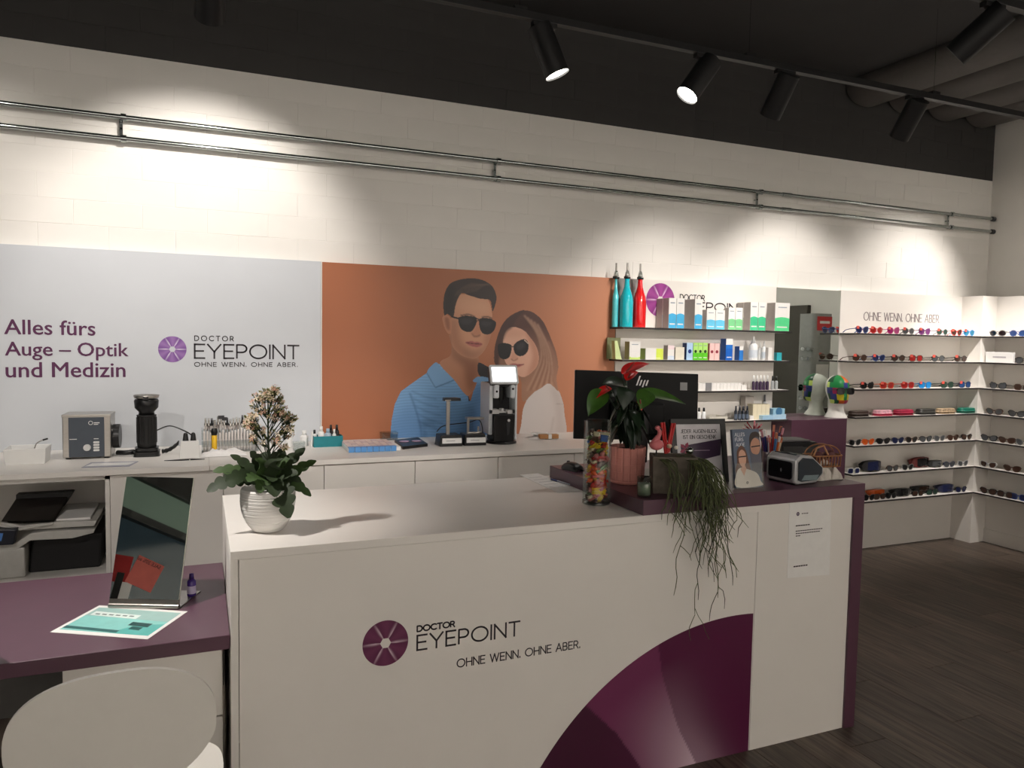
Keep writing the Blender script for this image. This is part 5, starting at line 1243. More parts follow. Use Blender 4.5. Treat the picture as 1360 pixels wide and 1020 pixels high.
# pen cup and pens
CY = 2.62; CX = at_y(1024, 610, CY).x
t = thing('pen_cup', 'dark pen cup crammed with colourful pens', 'pen cup', (CX, CY, ZP))
MB().lathe([(0, 0), (.036, 0), (.038, .09), (.036, .09), (.034, .005), (0, .005)], 28).ob('cup', M('smoked_cup', (70,52,60), .35), t)
random.seed(8)
PC = [('dark blue', (34,50,110)), ('white', (222,220,216)), ('red', (170,36,40)), ('light blue', (70,128,190)), ('orange', (214,110,50)), ('cream', (214,190,160)), ('dark red', (110,24,34)), ('violet', (74,50,120))]
for k in range(16):
    a_ = 2*PI*k/16+random.uniform(-.2, .2); r_ = .026; nm, c = PC[k % 8]
    t = thing('ballpoint_pen', '%s pen standing in the dark pen cup' % nm, 'pen', (CX+r_*.5*math.cos(a_), CY+r_*.5*math.sin(a_), ZP+.006), 0, 'pens in the dark pen cup')
    tp = Vector((.034*math.cos(a_), .034*math.sin(a_), random.uniform(.15, .20)))
    MB().tube([(0, 0, 0), tuple(tp*.85)], .0048, 8).ob('barrel', plain(c, .35), t); MB().tube([tuple(tp*.85), tuple(tp)], .0052, 8).ob('cap', plain(random.choice(((224,222,220), (196,120,90), (40,40,60), (206,140,150))), .3), t)
p = at_y(1001, 573, 2.5); bsy = 2.5
t = thing('gift_tube', 'clear sweets tube with red tinsel bow behind the brochures', 'gift tube', (p.x, bsy, ZP))
hh = p.z-ZP
MB().lathe([(0, 0), (.018, 0), (.018, hh), (0, hh)], 20).ob('tube', plain((150,190,176), .25), t); MB().lathe([(.0185, hh*.5), (.019, hh*.52), (.019, hh*.8), (.0185, hh*.82)], 20).ob('paper_band', PAPER, t)
tn = MB(); random.seed(2)
for k in range(46):
    d = Vector((random.gauss(0, 1), random.gauss(0, 1), abs(random.gauss(0, .7)))).normalized()*random.uniform(.02, .05); s_ = Vector((random.uniform(-1, 1), random.uniform(-1, 1), random.uniform(-1, 1))).normalized()*.0035
    tn.cur = k % 3; tn.add([Vector((0, 0, hh))+s_, Vector((-.006, 0, hh+.004))+d+s_, Vector((-.006, 0, hh+.004))+d-s_, Vector((0, 0, hh))-s_], [(0,1,2,3)])
o = tn.ob('tinsel_bow', [plain((178,44,62), .25), plain((222,140,150), .25), plain((226,214,214), .25)], t); o['kind'] = 'stuff'
# ------------------------------------------------------------------ card terminal: silver shell with dark display and slanted glass end
a, b, c = at_z(1016.5, 637, ZP), at_z(1053, 645, ZP), at_z(1079, 634, ZP)
ta = math.atan2(b.y-a.y, b.x-a.x)
t = thing('payment_terminal', 'silver payment terminal with dark display and slanted glass end', 'payment terminal', (a.x, a.y, ZP+.002), ta); t.scale = (1.03, 1.05, 1.13)
LL = (b-a).length*1.02; DD = .17
SIL = M('silver_plastic', (178,178,180), .3, metal=.3)
# side profile across depth (local y) extruded along the display side (local x)
def ring_shell(name, x0, x1, prof, mat, bev=.004): return MB().prism(prof, x0, x1, 'yz').ob(name, mat, t, bev)
prof = [(0, .008), (.0, .088), (.03, .108), (.10, .100), (DD, .055), (DD, .03), (.13, .0), (.02, .0)]
ring_shell('shell', 0, LL, prof, SIL, .008)
MB().prism(rrect(.016, .018, LL-.014, .082, .010), -.0035, .002, 'xz').ob('display', M('display_black', (22,22,26), .18), t)
for r_ in (.006, .010): MB().tube([(LL/2+r_*math.cos(th), -.0042, .048+r_*math.sin(th)) for th in [-.7+1.4*k/8 for k in range(9)]], .0012, 5).ob('contactless_mark', plain((150,150,156)), t)
inn = [(y_*.80+.018, z_*.80+.011) for y_, z_ in prof]
MB().prism(inn, LL-.001, LL+.004, 'yz').ob('glass_end', M('dark_tinted_glass', (40,48,56), .08), t)
MB().prism([(.035, .016), (.12, .012), (.135, .03), (.05, .034)], LL+.0042, LL+.0055, 'yz').ob('painted_reflection', plain((116,132,136), .3), t)  # paler patch set on the glass to imitate a reflection
MB().prism([(.025, .1085), (.095, .103), (.095, .1005), (.025, .1055)], .02, LL-.02, 'yz').ob('top_glass', MATS['dark_tinted_glass'], t)
bx(.01, .01, -.002, LL-.01, DD-.04, .006).ob('foot', BLACKP, t)
# receipt printer behind it
a, b = at_y(1040, 612, 2.66), at_y(1085, 612, 2.66)
t = thing('receipt_printer', 'boxy black receipt printer behind the payment terminal', 'receipt printer', ((a.x+b.x)/2, 2.66, ZP), -.15)
W2 = (b.x-a.x)/2
MB().prism([(0, 0), (.0, .095), (.02, .115), (.15, .122), (.16, .11), (.16, 0)], -W2, W2, 'yz').ob('housing', M('printer_charcoal', (34,33,34), .5), t, .004)
bx(-W2+.008, -.003, .058, W2*.1, .01, .1).ob('paper_slot', BLACKP, t); bx(W2*.4, -.0015, .05, W2*.7, 0, .054).ob('badge', plain((120,120,120)), t)
bx(-W2+.01, .03, .118, W2-.03, .14, .1245).ob('lid', plain((84,80,84), .4), t)
# white tissue with the brown bead basket
a, b = at_z(1080, 640, ZP), at_z(1124, 639, ZP); BX_ = (a.x+b.x)/2+.024; BY_ = a.y+.06
o = MB().grid(crumple(.145, .12, .085), 12, 10, False).ob('tissue_paper', M('white_tissue', (206,200,192), .9), None, loc=(BX_, BY_, ZP)); tag(o, 'crumpled white tissue paper under the brown basket', 'tissue')
t = thing('wicker_basket', 'small brown bentwood basket on white tissue paper', 'basket', (BX_+.005, BY_, ZP+.056), -.1)
WK = M('brown_bentwood', (146,98,62), .5, var=.2)
for z, sx in ((.0, .07), (.045, .078)): MB().tube(rrect_ := [(x_, y_, z) for x_, y_ in rrect(-sx, -.04, sx, .04, .02)], .0035, 6, True).ob('rim', WK, t)
for k in range(9):
    x_ = -.062+.0155*k
    for s in (-1, 1): MB().tube([(x_*.95, s*.04, 0), (x_*1.02, s*.041, .045)], .0026, 6).ob('slat', WK, t)
for y_ in (-.02, .02): MB().tube([(.075*math.cos(PI*k/12)*-1, y_, .045+.045*math.sin(PI*k/12)) for k in range(13)], .003, 6).ob('hoop', WK, t)
MB().tube([(-.07, -.03, .075-.03), (-.055, -.03, .08), (-.02, -.03, .088), (.0, -.035, .05)], .004, 6).ob('strap', plain((186,134,92), .5), t)
bx(-.07, -.036, -.002, .07, .036, .004).ob('bottom', plain((84,52,36), .6), t)
MB().ell((.02, -.02, .05), .025, .02, .02).ell((-.02, .0, .04), .025, .02, .02).ob('filling', plain((92,52,54), .6), t)
# ------------------------------------------------------------------ desk: mirror, flyer, bottle, leaflet stand
ZD_ = ZD
A, B = at_z(144, 806, ZD+.004), at_z(237, 808, ZD+.004); az = math.atan2(B.y-A.y, B.x-A.x); MWD = math.hypot(B.x-A.x, B.y-A.y)
t = thing('desk_mirror', 'leaning desk mirror in a bent steel stand', 'mirror', (A.x, A.y, ZD), az)
bx(0, .0, 0, MWD, .165, .004).ob('base_plate', STEEL, t)
lm = Matrix.Translation((0, 0, .004)) @ Matrix.Rotation(-.299, 4, 'X')
MB().box(0, 0, 0, MWD, .004, .413).xf(lm).ob('back_plate', STEEL, t)
bx(0, -.0015, 0, MWD, 0, .026).xf(lm).ob('bottom_strip', STEEL, t)
bx(.001, -.004, .026, MWD-.001, -.0005, .413).xf(lm).ob('mirror_glass', MIRROR, t)
MB().cyl((0, .004, .008), (MWD, .004, .008), .008, n=14).ob('bend', STEEL, t)
q = [at_z(*p, ZD) for p in ((66.5, 840), (132, 804.5), (249, 812.5), (196, 849.5))]
t = thing('flyer', 'turquoise and white flyer lying in front of the desk mirror', 'flyer', (0, 0, ZD))
def fq(u, v):
    a_ = q[1].lerp(q[2], u); b_ = q[0].lerp(q[3], u); r_ = b_.lerp(a_, v); return r_.x, r_.y
MB().prism([fq(0, 0), fq(1, 0), fq(1, 1), fq(0, 1)], .0004, .0014).ob('sheet', PAPER, t)
def fp(pts, c, lay): MB().prism([fq(*p) for p in pts], .0014+.0002*lay, .0016+.0002*lay).ob('print_shape', plain(c, .4), t)
fp([(.04, .10), (.96, .10), (.96, .92), (.04, .92)], (132,200,194), 0); fp([(.04, .62), (.96, .58), (.96, .92), (.04, .92)], (150,186,182), 1); fp([(.55, .1), (.96, .1), (.96, .5), (.7, .4)], (80,176,170), 1)
fp([(.04, .16), (.62, .12), (.62, .2), (.04, .24)], (34,98,96), 2); fp([(.62, .38), (.84, .36), (.84, .48), (.62, .5)], (22,70,70), 2); fp([(.68, .26), (.8, .24), (.8, .34), (.68, .36)], (24,84,82), 2)
fp([(.08, .64), (.6, .6), (.6, .74), (.08, .78)], (218,230,226), 2)
for k in range(6): fp([(.12+.075*k, .67), (.17+.075*k, .667), (.17+.075*k, .70), (.12+.075*k, .703)], (80,96,96), 3)
p = at_z(241, 801, ZD)
dropper((p.x+.03, p.y+.055, ZD+.004), .014, .075, M('violet_glass', (70,44,130), .2), plain((60,36,110)), 'small violet bottle behind the desk mirror', label_c=plain((200,190,220)))
t = thing('leaflet_stand', 'white and black leaflet stand with red sale cards on the desk', 'leaflet stand', (-.585, 2.33, ZD), 2.2); t.scale = (1, 1, 1.12)
bx(-.02, -.006, 0, .015, .004, .17).ob('white_post', PAPER, t); bx(.015, -.004, 0, .04, .006, .2).ob('black_post', BLACKP, t); bx(-.04, -.03, 0, .05, .03, .004).ob('base', ACRYL, t)
c1 = bx(-.05, -.010, .165, .05, -.007, .262).xf(Matrix.Rotation(-.25, 4, 'Y')).ob('salmon_card', plain((236,120,110), .6), t)
bx(.0, .006, .17, .075, .009, .26).xf(Matrix.Rotation(.0, 4, 'Y')).ob('red_card', plain((170,26,28), .5), t)
text_ob('card_lettering', 'SALE 20% auf', .017, INK, c1, (-.045-.055, -.0112, .228), (PI/2, -.25, 0))
# ------------------------------------------------------------------ care products on the left shelves
ROWY = [425, 468, 512, 549]; YFS = 4.168
def X_(px, row, Y=YFS): return at_y(px, ROWY[row], Y).x
def Z_(px, py, row, Y=YFS): return at_y(px, py, Y).z-SHZ[row]
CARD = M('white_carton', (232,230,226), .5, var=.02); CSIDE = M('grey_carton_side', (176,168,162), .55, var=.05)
def carton(row, px0, px1, top, label, body=CARD, band=None, frac=.45, d=.07, y0=None, wave=True, side=CSIDE, group=None, cap=None, dots=None, rel=None):
    y0 = YFS if y0 is None else y0
    x0, x1 = X_(px0, row), X_(px1, row); h = Z_(px0, top, row) if rel is None else rel; w_ = x1-x0-.0012
    t = thing('product_carton', label, 'carton', (x0, y0, SHZ[row]), 0, group)
    bx(0, 0, 0, w_, d, h).ob('carton', body, t)
    if side is not None: bx(-.0004, .002, .002, 0, d-.002, h-.002).ob('side_face', side, t)  # left face gets its own, mostly darker tone
    if band is not None:
        n = 8; top_ = [(w_*k/n, h*frac*(1+(.10*math.sin(PI*k/n) if wave else 0))) for k in range(n, -1, -1)]
        MB().prism([(0.0005, .001), (w_-.0005, .001)]+top_, -.0006, 0, 'xz').ob('colour_band', band, t)
        bx(w_*.2, -.0005, h*.82, w_*.8, 0, h*.86).ob('printed_line', plain((150,160,170)), t); bx(w_*.15, -.001, h*.12, w_*.85, -.0006, h*.16).ob('printed_line', CARD, t)
    if cap is not None: bx(-.0003, -.0006, h*.72, w_, 0, h).ob('top_print', cap, t)
    if dots is not None: MB().cyl((w_/2, -.0008, h*.5), (w_/2, -.0002, h*.5), w_*.28, n=14).ob('round_print', dots, t)
    return t
BL1, BL2 = plain((74,178,226)), plain((104,196,232)); GN1, GN2, GN3 = plain((126,206,144)), plain((70,196,142)), plain((86,206,138))
carton(0, 888, 898, 395.5, 'tall white and blue carton beside the red bottle, in the front row', band=BL1, d=.072)
carton(0, 898.4, 908.8, 395.8, 'tall white and blue carton next in the front row, showing a wide blue wave', band=BL1, d=.072)
carton(0, 888, 898, 395.5, 'tall white carton directly behind the first tall blue one', band=BL1, d=.072, y0=YFS+.0745)
carton(0, 898.4, 908.8, 395.8, 'tall white carton directly behind the second tall blue one', band=BL1, d=.072, y0=YFS+.0745)
carton(0, 922.5, 932.6, 397, 'single tall white and blue carton before the letters of the wall logo', band=BL1, d=.12)
carton(0, 938.6, 950, 411, 'short white and blue carton, left of the short blue pair', band=BL2, d=.05)
carton(0, 950.4, 962.6, 411.5, 'short white and blue carton, right of the short blue pair', band=BL2, d=.05)
carton(0, 967.6, 976.5, 408.3, 'short white and light green carton beside the short blue pair', band=GN1, d=.05)
carton(0, 976.9, 986.2, 408.5, 'short white and light green carton beside the tall green pair', band=GN1, d=.05)
carton(0, 996.5, 1006.6, 401, 'tall white and green carton, left of the tall green pair', band=GN2, d=.072)
carton(0, 1007, 1017, 401.3, 'tall white and green carton, right of the tall green pair', band=GN2, d=.072)
carton(0, 996.5, 1006.6, 401, 'tall grey sided carton behind the tall green pair', band=GN2, d=.07, y0=YFS+.0745)
carton(0, 1029.2, 1048.5, 401.8, 'wide white and emerald carton at the mirror end of the shelf', band=GN3, d=.085)
# bottles with pourers
def pour_bottle(px, col, label, top=345, r=.0435, y=4.235):
    x = X_(px, 0, y); t = thing('pourer_bottle', label, 'bottle', (x, y, SHZ[0]), .4)
    MB().lathe([(0, 0), (r*.96, 0), (r, .005), (r, .165), (r*.9, .20), (r*.62, .235), (r*.42, .265), (r*.36, .30), (r*.38, .315), (0, .315)], 28).ob('body', col, t)
    MB().lathe([(0, .315), (.02, .315), (.021, .327), (0, .33)], 16).box(-.028, -.006, .318, .03, .006, .330).ob('clamp', BLACKP, t)
    MB().lathe([(0, .33), (.017, .332), (.014, .352), (.007, .372), (0, .372)], 16).ob('clear_dome', clear('pourer_clear', (206,208,206), .3), t)
    MB().cyl((0, 0, .365), (0, 0, .418), .0065, n=10).ob('spout', STEEL, t)
    MB().lathe([(.0165, .333), (.018, .337), (.0165, .341)], 16).ob('collar', STEEL, t)
AQ = M('aqua_bottle_glass', (30,190,206), .08, var=.02, spec=.6, coat=.5); RD = M('red_bottle_glass', (222,28,30), .08, var=.02, spec=.6, coat=.5)
pour_bottle(831.5, AQ, 'turquoise glass bottle with metal pourer beside the red one'); pour_bottle(848.8, RD, 'bright red glass bottle with metal pourer')
pour_bottle(816.8, M('aqua_reflection', (92,206,214), .12, spec=.6), 'paler bottle shape imitating a reflection of the turquoise one at the poster edge', r=.022, y=4.28)  # slim bottle stands in for a reflection of the turquoise one
# second shelf
LIME, LIME2 = plain((196,222,120)), plain((214,232,90))
t = thing('leaning_card', 'olive green product card leaning beside the poster edge', 'card', (X_(815, 1, 4.2), 4.2, SHZ[1]), 0)
MB().prism([(0, 0), (.10, 0), (.10, .14), (.0, .14)], .085, .095, 'xz').ob('back_card', plain((134,140,100), .6), t); MB().prism([(.01, .0), (.055, .0), (.02, .12), (-.0, .12)], -.01, .03, 'xz').ob('folded_card', plain((206,222,160), .6), t)
carton(1, 836, 850.5, 453.5, 'lime and white carton standing upright beside the leaning card', band=LIME, frac=.15, d=.06, side=plain((158,148,112)))
carton(1, 857, 881, 462.5, 'wide low white and yellow lime carton', band=LIME2, frac=.98, d=.06, wave=False, side=plain((150,172,84)))
bx_ = carton(1, 857, 871, 462.8, 'low white leaflet pack in front of the lime carton', d=.004, y0=YFS-.006, side=None)
carton(1, 887, 895.6, 458.6, 'white and pink medicine carton', band=plain((206,220,236)), frac=.25, d=.05, cap=plain((232,214,216)))
carton(1, 897, 909, 461, 'plain ivory carton beside the medicine carton', body=plain((222,216,200)), d=.06)
carton(1, 912, 920.3, 455.2, 'navy and pale blue carton', body=plain((176,206,236)), d=.05, dots=plain((30,58,130)), side=plain((40,64,120)))
for k, (a_, b_) in enumerate(((920.8, 927), (927.2, 933.2), (933.4, 940))): carton(1, a_, b_, 455.3, ('bright green carton next to the navy one', 'bright green carton in the middle of three', 'bright green carton next to the pink pair')[k], body=plain((176,226,120)), band=plain((96,202,40)), frac=.42, wave=False, dots=plain((30,60,24)), d=.05, side=plain((120,170,70)))
for k, (a_, b_) in enumerate(((942.5, 948.8), (949, 955.5))): carton(1, a_, b_, 456, ('pale pink carton next to the green ones', 'pale pink carton next to the tall blue one')[k], body=plain((236,196,192)), dots=plain((140,40,60)), d=.05, side=plain((200,120,120)))
carton(1, 964, 973, 449.8, 'tall blue carton with white top', body=plain((34,110,196)), cap=CARD, d=.06, side=plain((44,84,150)), band=plain((24,96,190)), frac=.5)
carton(1, 982, 987.3, 460, 'small blue carton with white top', body=plain((44,120,200)), cap=CARD, d=.05, side=plain((50,90,150)))
WB = M('milky_bottle', (226,228,228), .3, var=.02); 
def wbottle(row, px, top, r, label, y=4.215, lab=None, cap=WHP, body=None, tip=True, ch=.3):
    x = X_(px, row, y); h = at_y(px, top, y).z-SHZ[row]; return dropper((x, y, SHZ[row]), r, h, body or WB, cap, label, tip=tip, label_c=lab, cap_h=ch, name='care_bottle')
wbottle(1, 1000.3, 446.5, .031, 'large milky care bottle with pointed cap', lab=plain((206,214,222))); wbottle(1, 1009.2, 455, .015, 'small milky bottle behind, beside the large one', y=4.25)
wbottle(1, 1014.8, 452.5, .018, 'medium milky bottle with long pointed cap', lab=plain((196,206,216))); carton(1, 1020.5, 1026, 461.5, 'slim white carton beside the milky bottles', d=.04, side=plain((206,200,196)))
carton(1, 1032, 1038.6, 468.3, 'small turquoise carton standing in front of the mirror', body=plain((52,170,182)), d=.03, side=plain((40,140,150)))
# third shelf
for k in range(12): carton(2, 928+4.72*k, 928+4.72*(k+1), 507.2, 'narrow white lens carton in the long row', d=.06, side=None, group='narrow white lens cartons on the third shelf', rel=.052)
carton(2, 937, 945, 507, 'small grey price card on the lens cartons', body=plain((130,130,132)), d=.003, y0=YFS-.004, side=None, rel=.055)
carton(2, 985, 992, 510, 'low white carton at the end of the lens carton row', d=.08, side=plain((190,186,182)), rel=.038)
PUR = plain((56,34,66), .4)
for k in range(5): wbottle(2, 1000.6+4.6*k, 498.5, .0112, ('purple labelled white bottle nearest the lens cartons', 'second purple labelled bottle in the row of five', 'middle bottle of the five purple labelled ones', 'fourth purple labelled bottle in the row of five', 'purple labelled bottle beside the black capped pair')[k], body=PUR, cap=WHP, tip=False, ch=.4, y=4.19)
for k in range(2): wbottle(2, 1025.8+5*k, 499, .0115, ('grey bottle with black cap beside the purple bottles', 'grey bottle with black cap at the mirror end')[k], body=plain((160,164,166), .35), cap=BLACKP, tip=False, ch=.35, y=4.2)
# fourth shelf
for k in range(2): wbottle(3, 928.3+6.4*k, 541.3, .0145, ('white bottle with black cap just past the monitor edge', 'white bottle with black cap beside the flat tray')[k], cap=BLACKP, tip=False, ch=.28, y=4.195)
p = X_(940, 3); t = thing('flat_tray', 'low ivory tray on the fourth care product shelf', 'tray', ((X_(940, 3)+X_(971, 3))/2, 4.24, SHZ[3])); open_tray(.14, .12, .16, .13, .03, .004).ob('tray', plain((206,202,192), .5), t)
NAVY = plain((30,34,44), .4)
for k in range(8): wbottle(3, 977.2+5.0*(k % 4), 539, .0115, ('black bottle in the front row of the dark pack', 'black bottle in the back row of the dark pack')[k//4], body=NAVY, cap=plain((44,48,58), .4), lab=plain((92,104,122)), tip=False, ch=.3, y=4.185+.03*(k//4))['group'] = 'dark bottles on the fourth care product shelf'
carton(3, 1000, 1011, 527.5, 'tall grey carton behind the cream cartons', body=plain((172,166,160)), d=.05, y0=4.25)
carton(3, 996.3, 1001.5, 552, 'tiny white carton beside the dark bottles', d=.03, side=None, rel=.03)
for k in range(4): carton(3, 1002.5+5.6*k, 1002.5+5.6*(k+1), 537.3, ('cream carton at the dark bottle end of the row', 'second cream carton from the dark bottles', 'third cream carton from the dark bottles', 'cream carton touching the light blue boxes')[k], body=plain((226,216,188)), d=.06, y0=YFS+.02, side=plain((206,196,170)))
carton(3, 1011, 1025, 551, 'flat light blue carton lying before the cream cartons', body=plain((164,202,228)), d=.04, y0=YFS-.016, side=None, rel=.03)
carton(3, 1025.3, 1043, 550, 'flat light blue carton at the shelf end', body=plain((176,208,230)), d=.08, y0=YFS-.01, rel=.034, side=plain((120,160,190)))
t = carton(3, 1026, 1041.5, 541, 'light blue carton stacked on the flat one', body=plain((150,194,216)), d=.07, y0=YFS-.006, rel=.042, dots=plain((70,120,160)), side=plain((110,150,180))); t.location.z += .034
wbottle(3, 1015, 524, .014, 'grey capped bottle at the back near the mirror', y=4.295, body=plain((176,180,184), .4), cap=plain((120,122,126), .4), tip=False, ch=.3)
# ------------------------------------------------------------------ dummy heads with patchwork faces
PATCH = [M('patch_'+n_, c, .4, var=.04) for n_, c in (('orange', (204,96,36)), ('yellow', (232,214,50)), ('green', (26,136,70)), ('dark_green', (16,80,48)), ('magenta', (160,34,84)), ('red', (196,40,34)), ('blue', (52,60,130)), ('lime', (206,226,120)))]
def dummy_head(px, py, ang, label, seed):
    p = at_y(px, py, 4.215); t = thing('dummy_head', label, 'dummy head', (p.x, 4.215, 1.076), ang)
    S_ = [(0, .078, -.088, .082), (.012, .07, -.078, .074), (.04, .048, -.064, .060), (.075, .040, -.058, .054), (.098, .046, -.058, .053), (.106, .078, -.060, .055), (.118, .093, -.064, .058), (.135, .097, -.07, .063), (.15, .097, -.078, .067), (.165, .098, -.085, .070), (.18, .096, -.092, .073), (.195, .094, -.097, .075), (.21, .096, -.1, .076), (.225, .098, -.102, .0765), (.245, .097, -.101, .075), (.265, .090, -.095, .071), (.285, .076, -.082, .061), (.30, .056, -.062, .046), (.312, .03, -.036, .026), (.317, .004, -.006, .004)]
    n = 40; V = []; mb = MB(); rnd = random.Random(seed)
    for z, xf_, xb, ys in S_:
        cx_ = (xf_+xb)/2; ax = (xf_-xb)/2
        for k in range(n):
            th = 2*PI*k/n; a_ = abs((th+PI) % (2*PI)-PI)
            nose = .020*math.exp(-((z-.165)/.018)**2)*math.exp(-(a_/.16)**2)+.006*math.exp(-((z-.128)/.008)**2)*math.exp(-(a_/.3)**2)-.008*math.exp(-((z-.195)/.012)**2)*math.exp(-((a_-.42)/.2)**2)
            V.append((cx_+ax*math.cos(th)+nose, ys*math.sin(th), z))
    mb.v = V; pick = {}
    for i in range(len(S_)-1):
        for k in range(n):
            z = (S_[i][0]+S_[i+1][0])/2; th = 2*PI*(k+.5)/n; th = (th+PI) % (2*PI)-PI
            mi = 0
            if abs(th) < 1.75 and z > .104:
                key = (int((th+1.75)/.58+.35*(int(z/.045) % 2)), int(z/.045)); 
                if key not in pick: pick[key] = rnd.randrange(8)+1
                mi = pick[key]
            mb.f.append((i*n+k, i*n+(k+1) % n, (i+1)*n+(k+1) % n, (i+1)*n+k)); mb.sm.append(True); mb.mi.append(mi)
    mb.ob('head', [M('white_foam', (232,230,224), .6)]+PATCH, t)
    d = Vector((math.cos(ang), math.sin(ang), 0))
    g = eyeglasses(Vector((p.x, 4.215, 1.076+.176))+d*.108, ang+PI/2, 'black sunglasses worn by the dummy head', BLACKP, DKL, .150, .048, 'square', tipdrop=.09)
DKL = M('dark_lens', (20,20,22), .1, spec=.6)
dummy_head(1110.5, 553, math.radians(-103), 'white dummy head with patchwork face and black sunglasses before the mirror', 5)
# ------------------------------------------------------------------ sunglasses on the right shelves
LN = {'black': DKL, 'grey': M('grey_lens', (72,74,76), .12, spec=.6), 'blue': M('blue_lens', (40,70,120), .1, spec=.6), 'navy': M('navy_lens', (32,38,72), .1), 'red': M('red_lens', (150,36,34), .1), 'magenta': M('magenta_lens', (150,40,100), .12), 'purple': M('purple_lens', (110,56,110), .12), 'brown': M('brown_lens', (62,44,36), .12), 'orange': M('orange_lens', (190,84,34), .12), 'teal': M('teal_lens', (50,120,150), .1), 'sky': M('sky_lens', (36,128,196), .1), 'green': M('green_lens', (46,66,56), .12)}
FRM = {k: M('frame_'+k, c, .3) for k, c in (('black', (20,20,21)), ('red', (196,44,40)), ('magenta', (196,60,130)), ('grey', (120,118,116)), ('purple', (130,70,130)), ('blue', (46,74,140)), ('brown', (74,50,38)), ('orange', (206,92,36)), ('silver', (176,176,176)), ('sky', (40,130,200)), ('white', (214,214,214)), ('green', (46,64,54)), ('navy', (34,38,66)))}
STK = M('coral_sticker', (224,92,78), .5)
NTH = ('first', 'second', 'third', 'fourth', 'fifth', 'sixth', 'seventh', 'eighth', 'ninth', 'tenth')
def row_glasses(k, rowy, items, Y=4.155):
    for i_, (p0, p1, fc, lc, st_, sty) in enumerate(items):
        x = at_y((p0+p1)/2, rowy, Y).x; closed = k >= 4
        eyeglasses((x, Y, SHZ[k]), 0, '%s framed sunglasses with %s lenses, %s from the mirror side on the %s sunglasses shelf' % (fc, lc, NTH[i_], ORD[k]), FRM[fc], LN[lc], min(.15, max(.128, (p1-p0)*.0078)), (.046 if k < 4 else .042), sty, STK if st_ else None, open_=not closed)
row_glasses(0, 440, [(1137, 1154, 'blue', 'navy', 1, 'pilot'), (1156, 1173, 'red', 'red', 1, 'round'), (1180, 1194, 'magenta', 'magenta', 1, 'cat'), (1200, 1214, 'grey', 'grey', 1, 'round'), (1221, 1236, 'purple', 'purple', 1, 'cat'), (1244, 1260, 'grey', 'green', 1, 'round'), (1264, 1278, 'red', 'brown', 1, 'pilot'), (1280.5, 1295, 'sky', 'teal', 1, 'round')])
row_glasses(1, 476, [(1133, 1152, 'brown', 'brown', 1, 'round'), (1159, 1176, 'blue', 'navy', 1, 'pilot'), (1184, 1203, 'black', 'brown', 1, 'round'), (1207, 1227, 'brown', 'red', 1, 'square'), (1237, 1256, 'black', 'grey', 1, 'round'), (1267, 1286, 'black', 'brown', 1, 'round')])
row_glasses(2, 513, [(1143, 1161, 'black', 'black', 1, 'cat'), (1168, 1189, 'orange', 'red', 1, 'square'), (1197, 1215, 'red', 'red', 1, 'square'), (1220, 1238, 'sky', 'sky', 1, 'square'), (1249, 1268, 'green', 'green', 1, 'square'), (1273, 1291, 'navy', 'blue', 1, 'square')])
row_glasses(4, 586, [(1128, 1144, 'grey', 'black', 0, 'pilot'), (1146, 1161, 'orange', 'orange', 0, 'pilot'), (1163, 1184, 'black', 'black', 0, 'pilot'), (1185, 1201, 'navy', 'navy', 0, 'pilot'), (1203, 1219, 'brown', 'black', 0, 'pilot'), (1221, 1239, 'black', 'grey', 0, 'pilot'), (1240, 1256, 'grey', 'grey', 0, 'pilot'), (1258, 1274, 'brown', 'brown', 0, 'pilot'), (1276, 1292, 'black', 'brown', 0, 'pilot')])
row_glasses(5, 622, [(1127, 1142, 'white', 'navy', 0, 'square'), (1178, 1194, 'brown', 'grey', 0, 'pilot'), (1200, 1212, 'grey', 'black', 0, 'pilot'), (1253, 1269, 'navy', 'grey', 0, 'pilot'), (1272, 1286, 'silver', 'grey', 0, 'pilot')])
row_glasses(6, 656, [(1149, 1160, 'black', 'black', 0, 'pilot'), (1162, 1176, 'black', 'brown', 0, 'square'), (1178, 1190, 'black', 'black', 0, 'pilot'), (1213, 1226, 'black', 'brown', 0, 'square'), (1232, 1245, 'black', 'green', 0, 'square'), (1268, 1285, 'black', 'navy', 0, 'pilot')])
# hard cases on the fourth shelf
def case(px0, px1, c0, c1, label):
    Y = 4.19; x0, x1 = at_y(px0, 549, Y).x, at_y(px1, 549, Y).x; L_ = (x1-x0)*.88
    t = thing('spectacle_case', label, 'spectacle case', ((x0+x1)/2, Y, SHZ[3]))
    MB().prism(rrect(-L_/2, -.032, L_/2, .032, .0315, 8), 0, .019).ob('lower_shell', c0, t, .013, seg=3)
    MB().prism(rrect(-L_/2, -.032, L_/2, .032, .0315, 8), .0185, .043).ob('upper_shell', c1, t, .018, seg=4)
case(1127, 1153, plain((52,38,32)), plain((60,45,38)), 'dark brown spectacle case on the fourth sunglasses shelf')
PKW = M('pink_white_pattern', (226,170,182), .5, var=.3, scale=40); BEI = M('beige_pattern', (150,130,104), .6, var=.5, scale=60)
case(1159.5, 1184, plain((190,50,84)), PKW, 'pink and white patterned spectacle case'); case(1186.5, 1212, plain((150,30,58)), plain((160,36,66)), 'raspberry red spectacle case')
case(1217, 1241, plain((40,40,38)), plain((48,48,45)), 'near black spectacle case beside the patterned beige one'); case(1243.5, 1267, BEI, BEI, 'beige patterned spectacle case'); case(1272, 1295, plain((16,92,76)), plain((20,104,86)), 'dark teal spectacle case beside the corner')
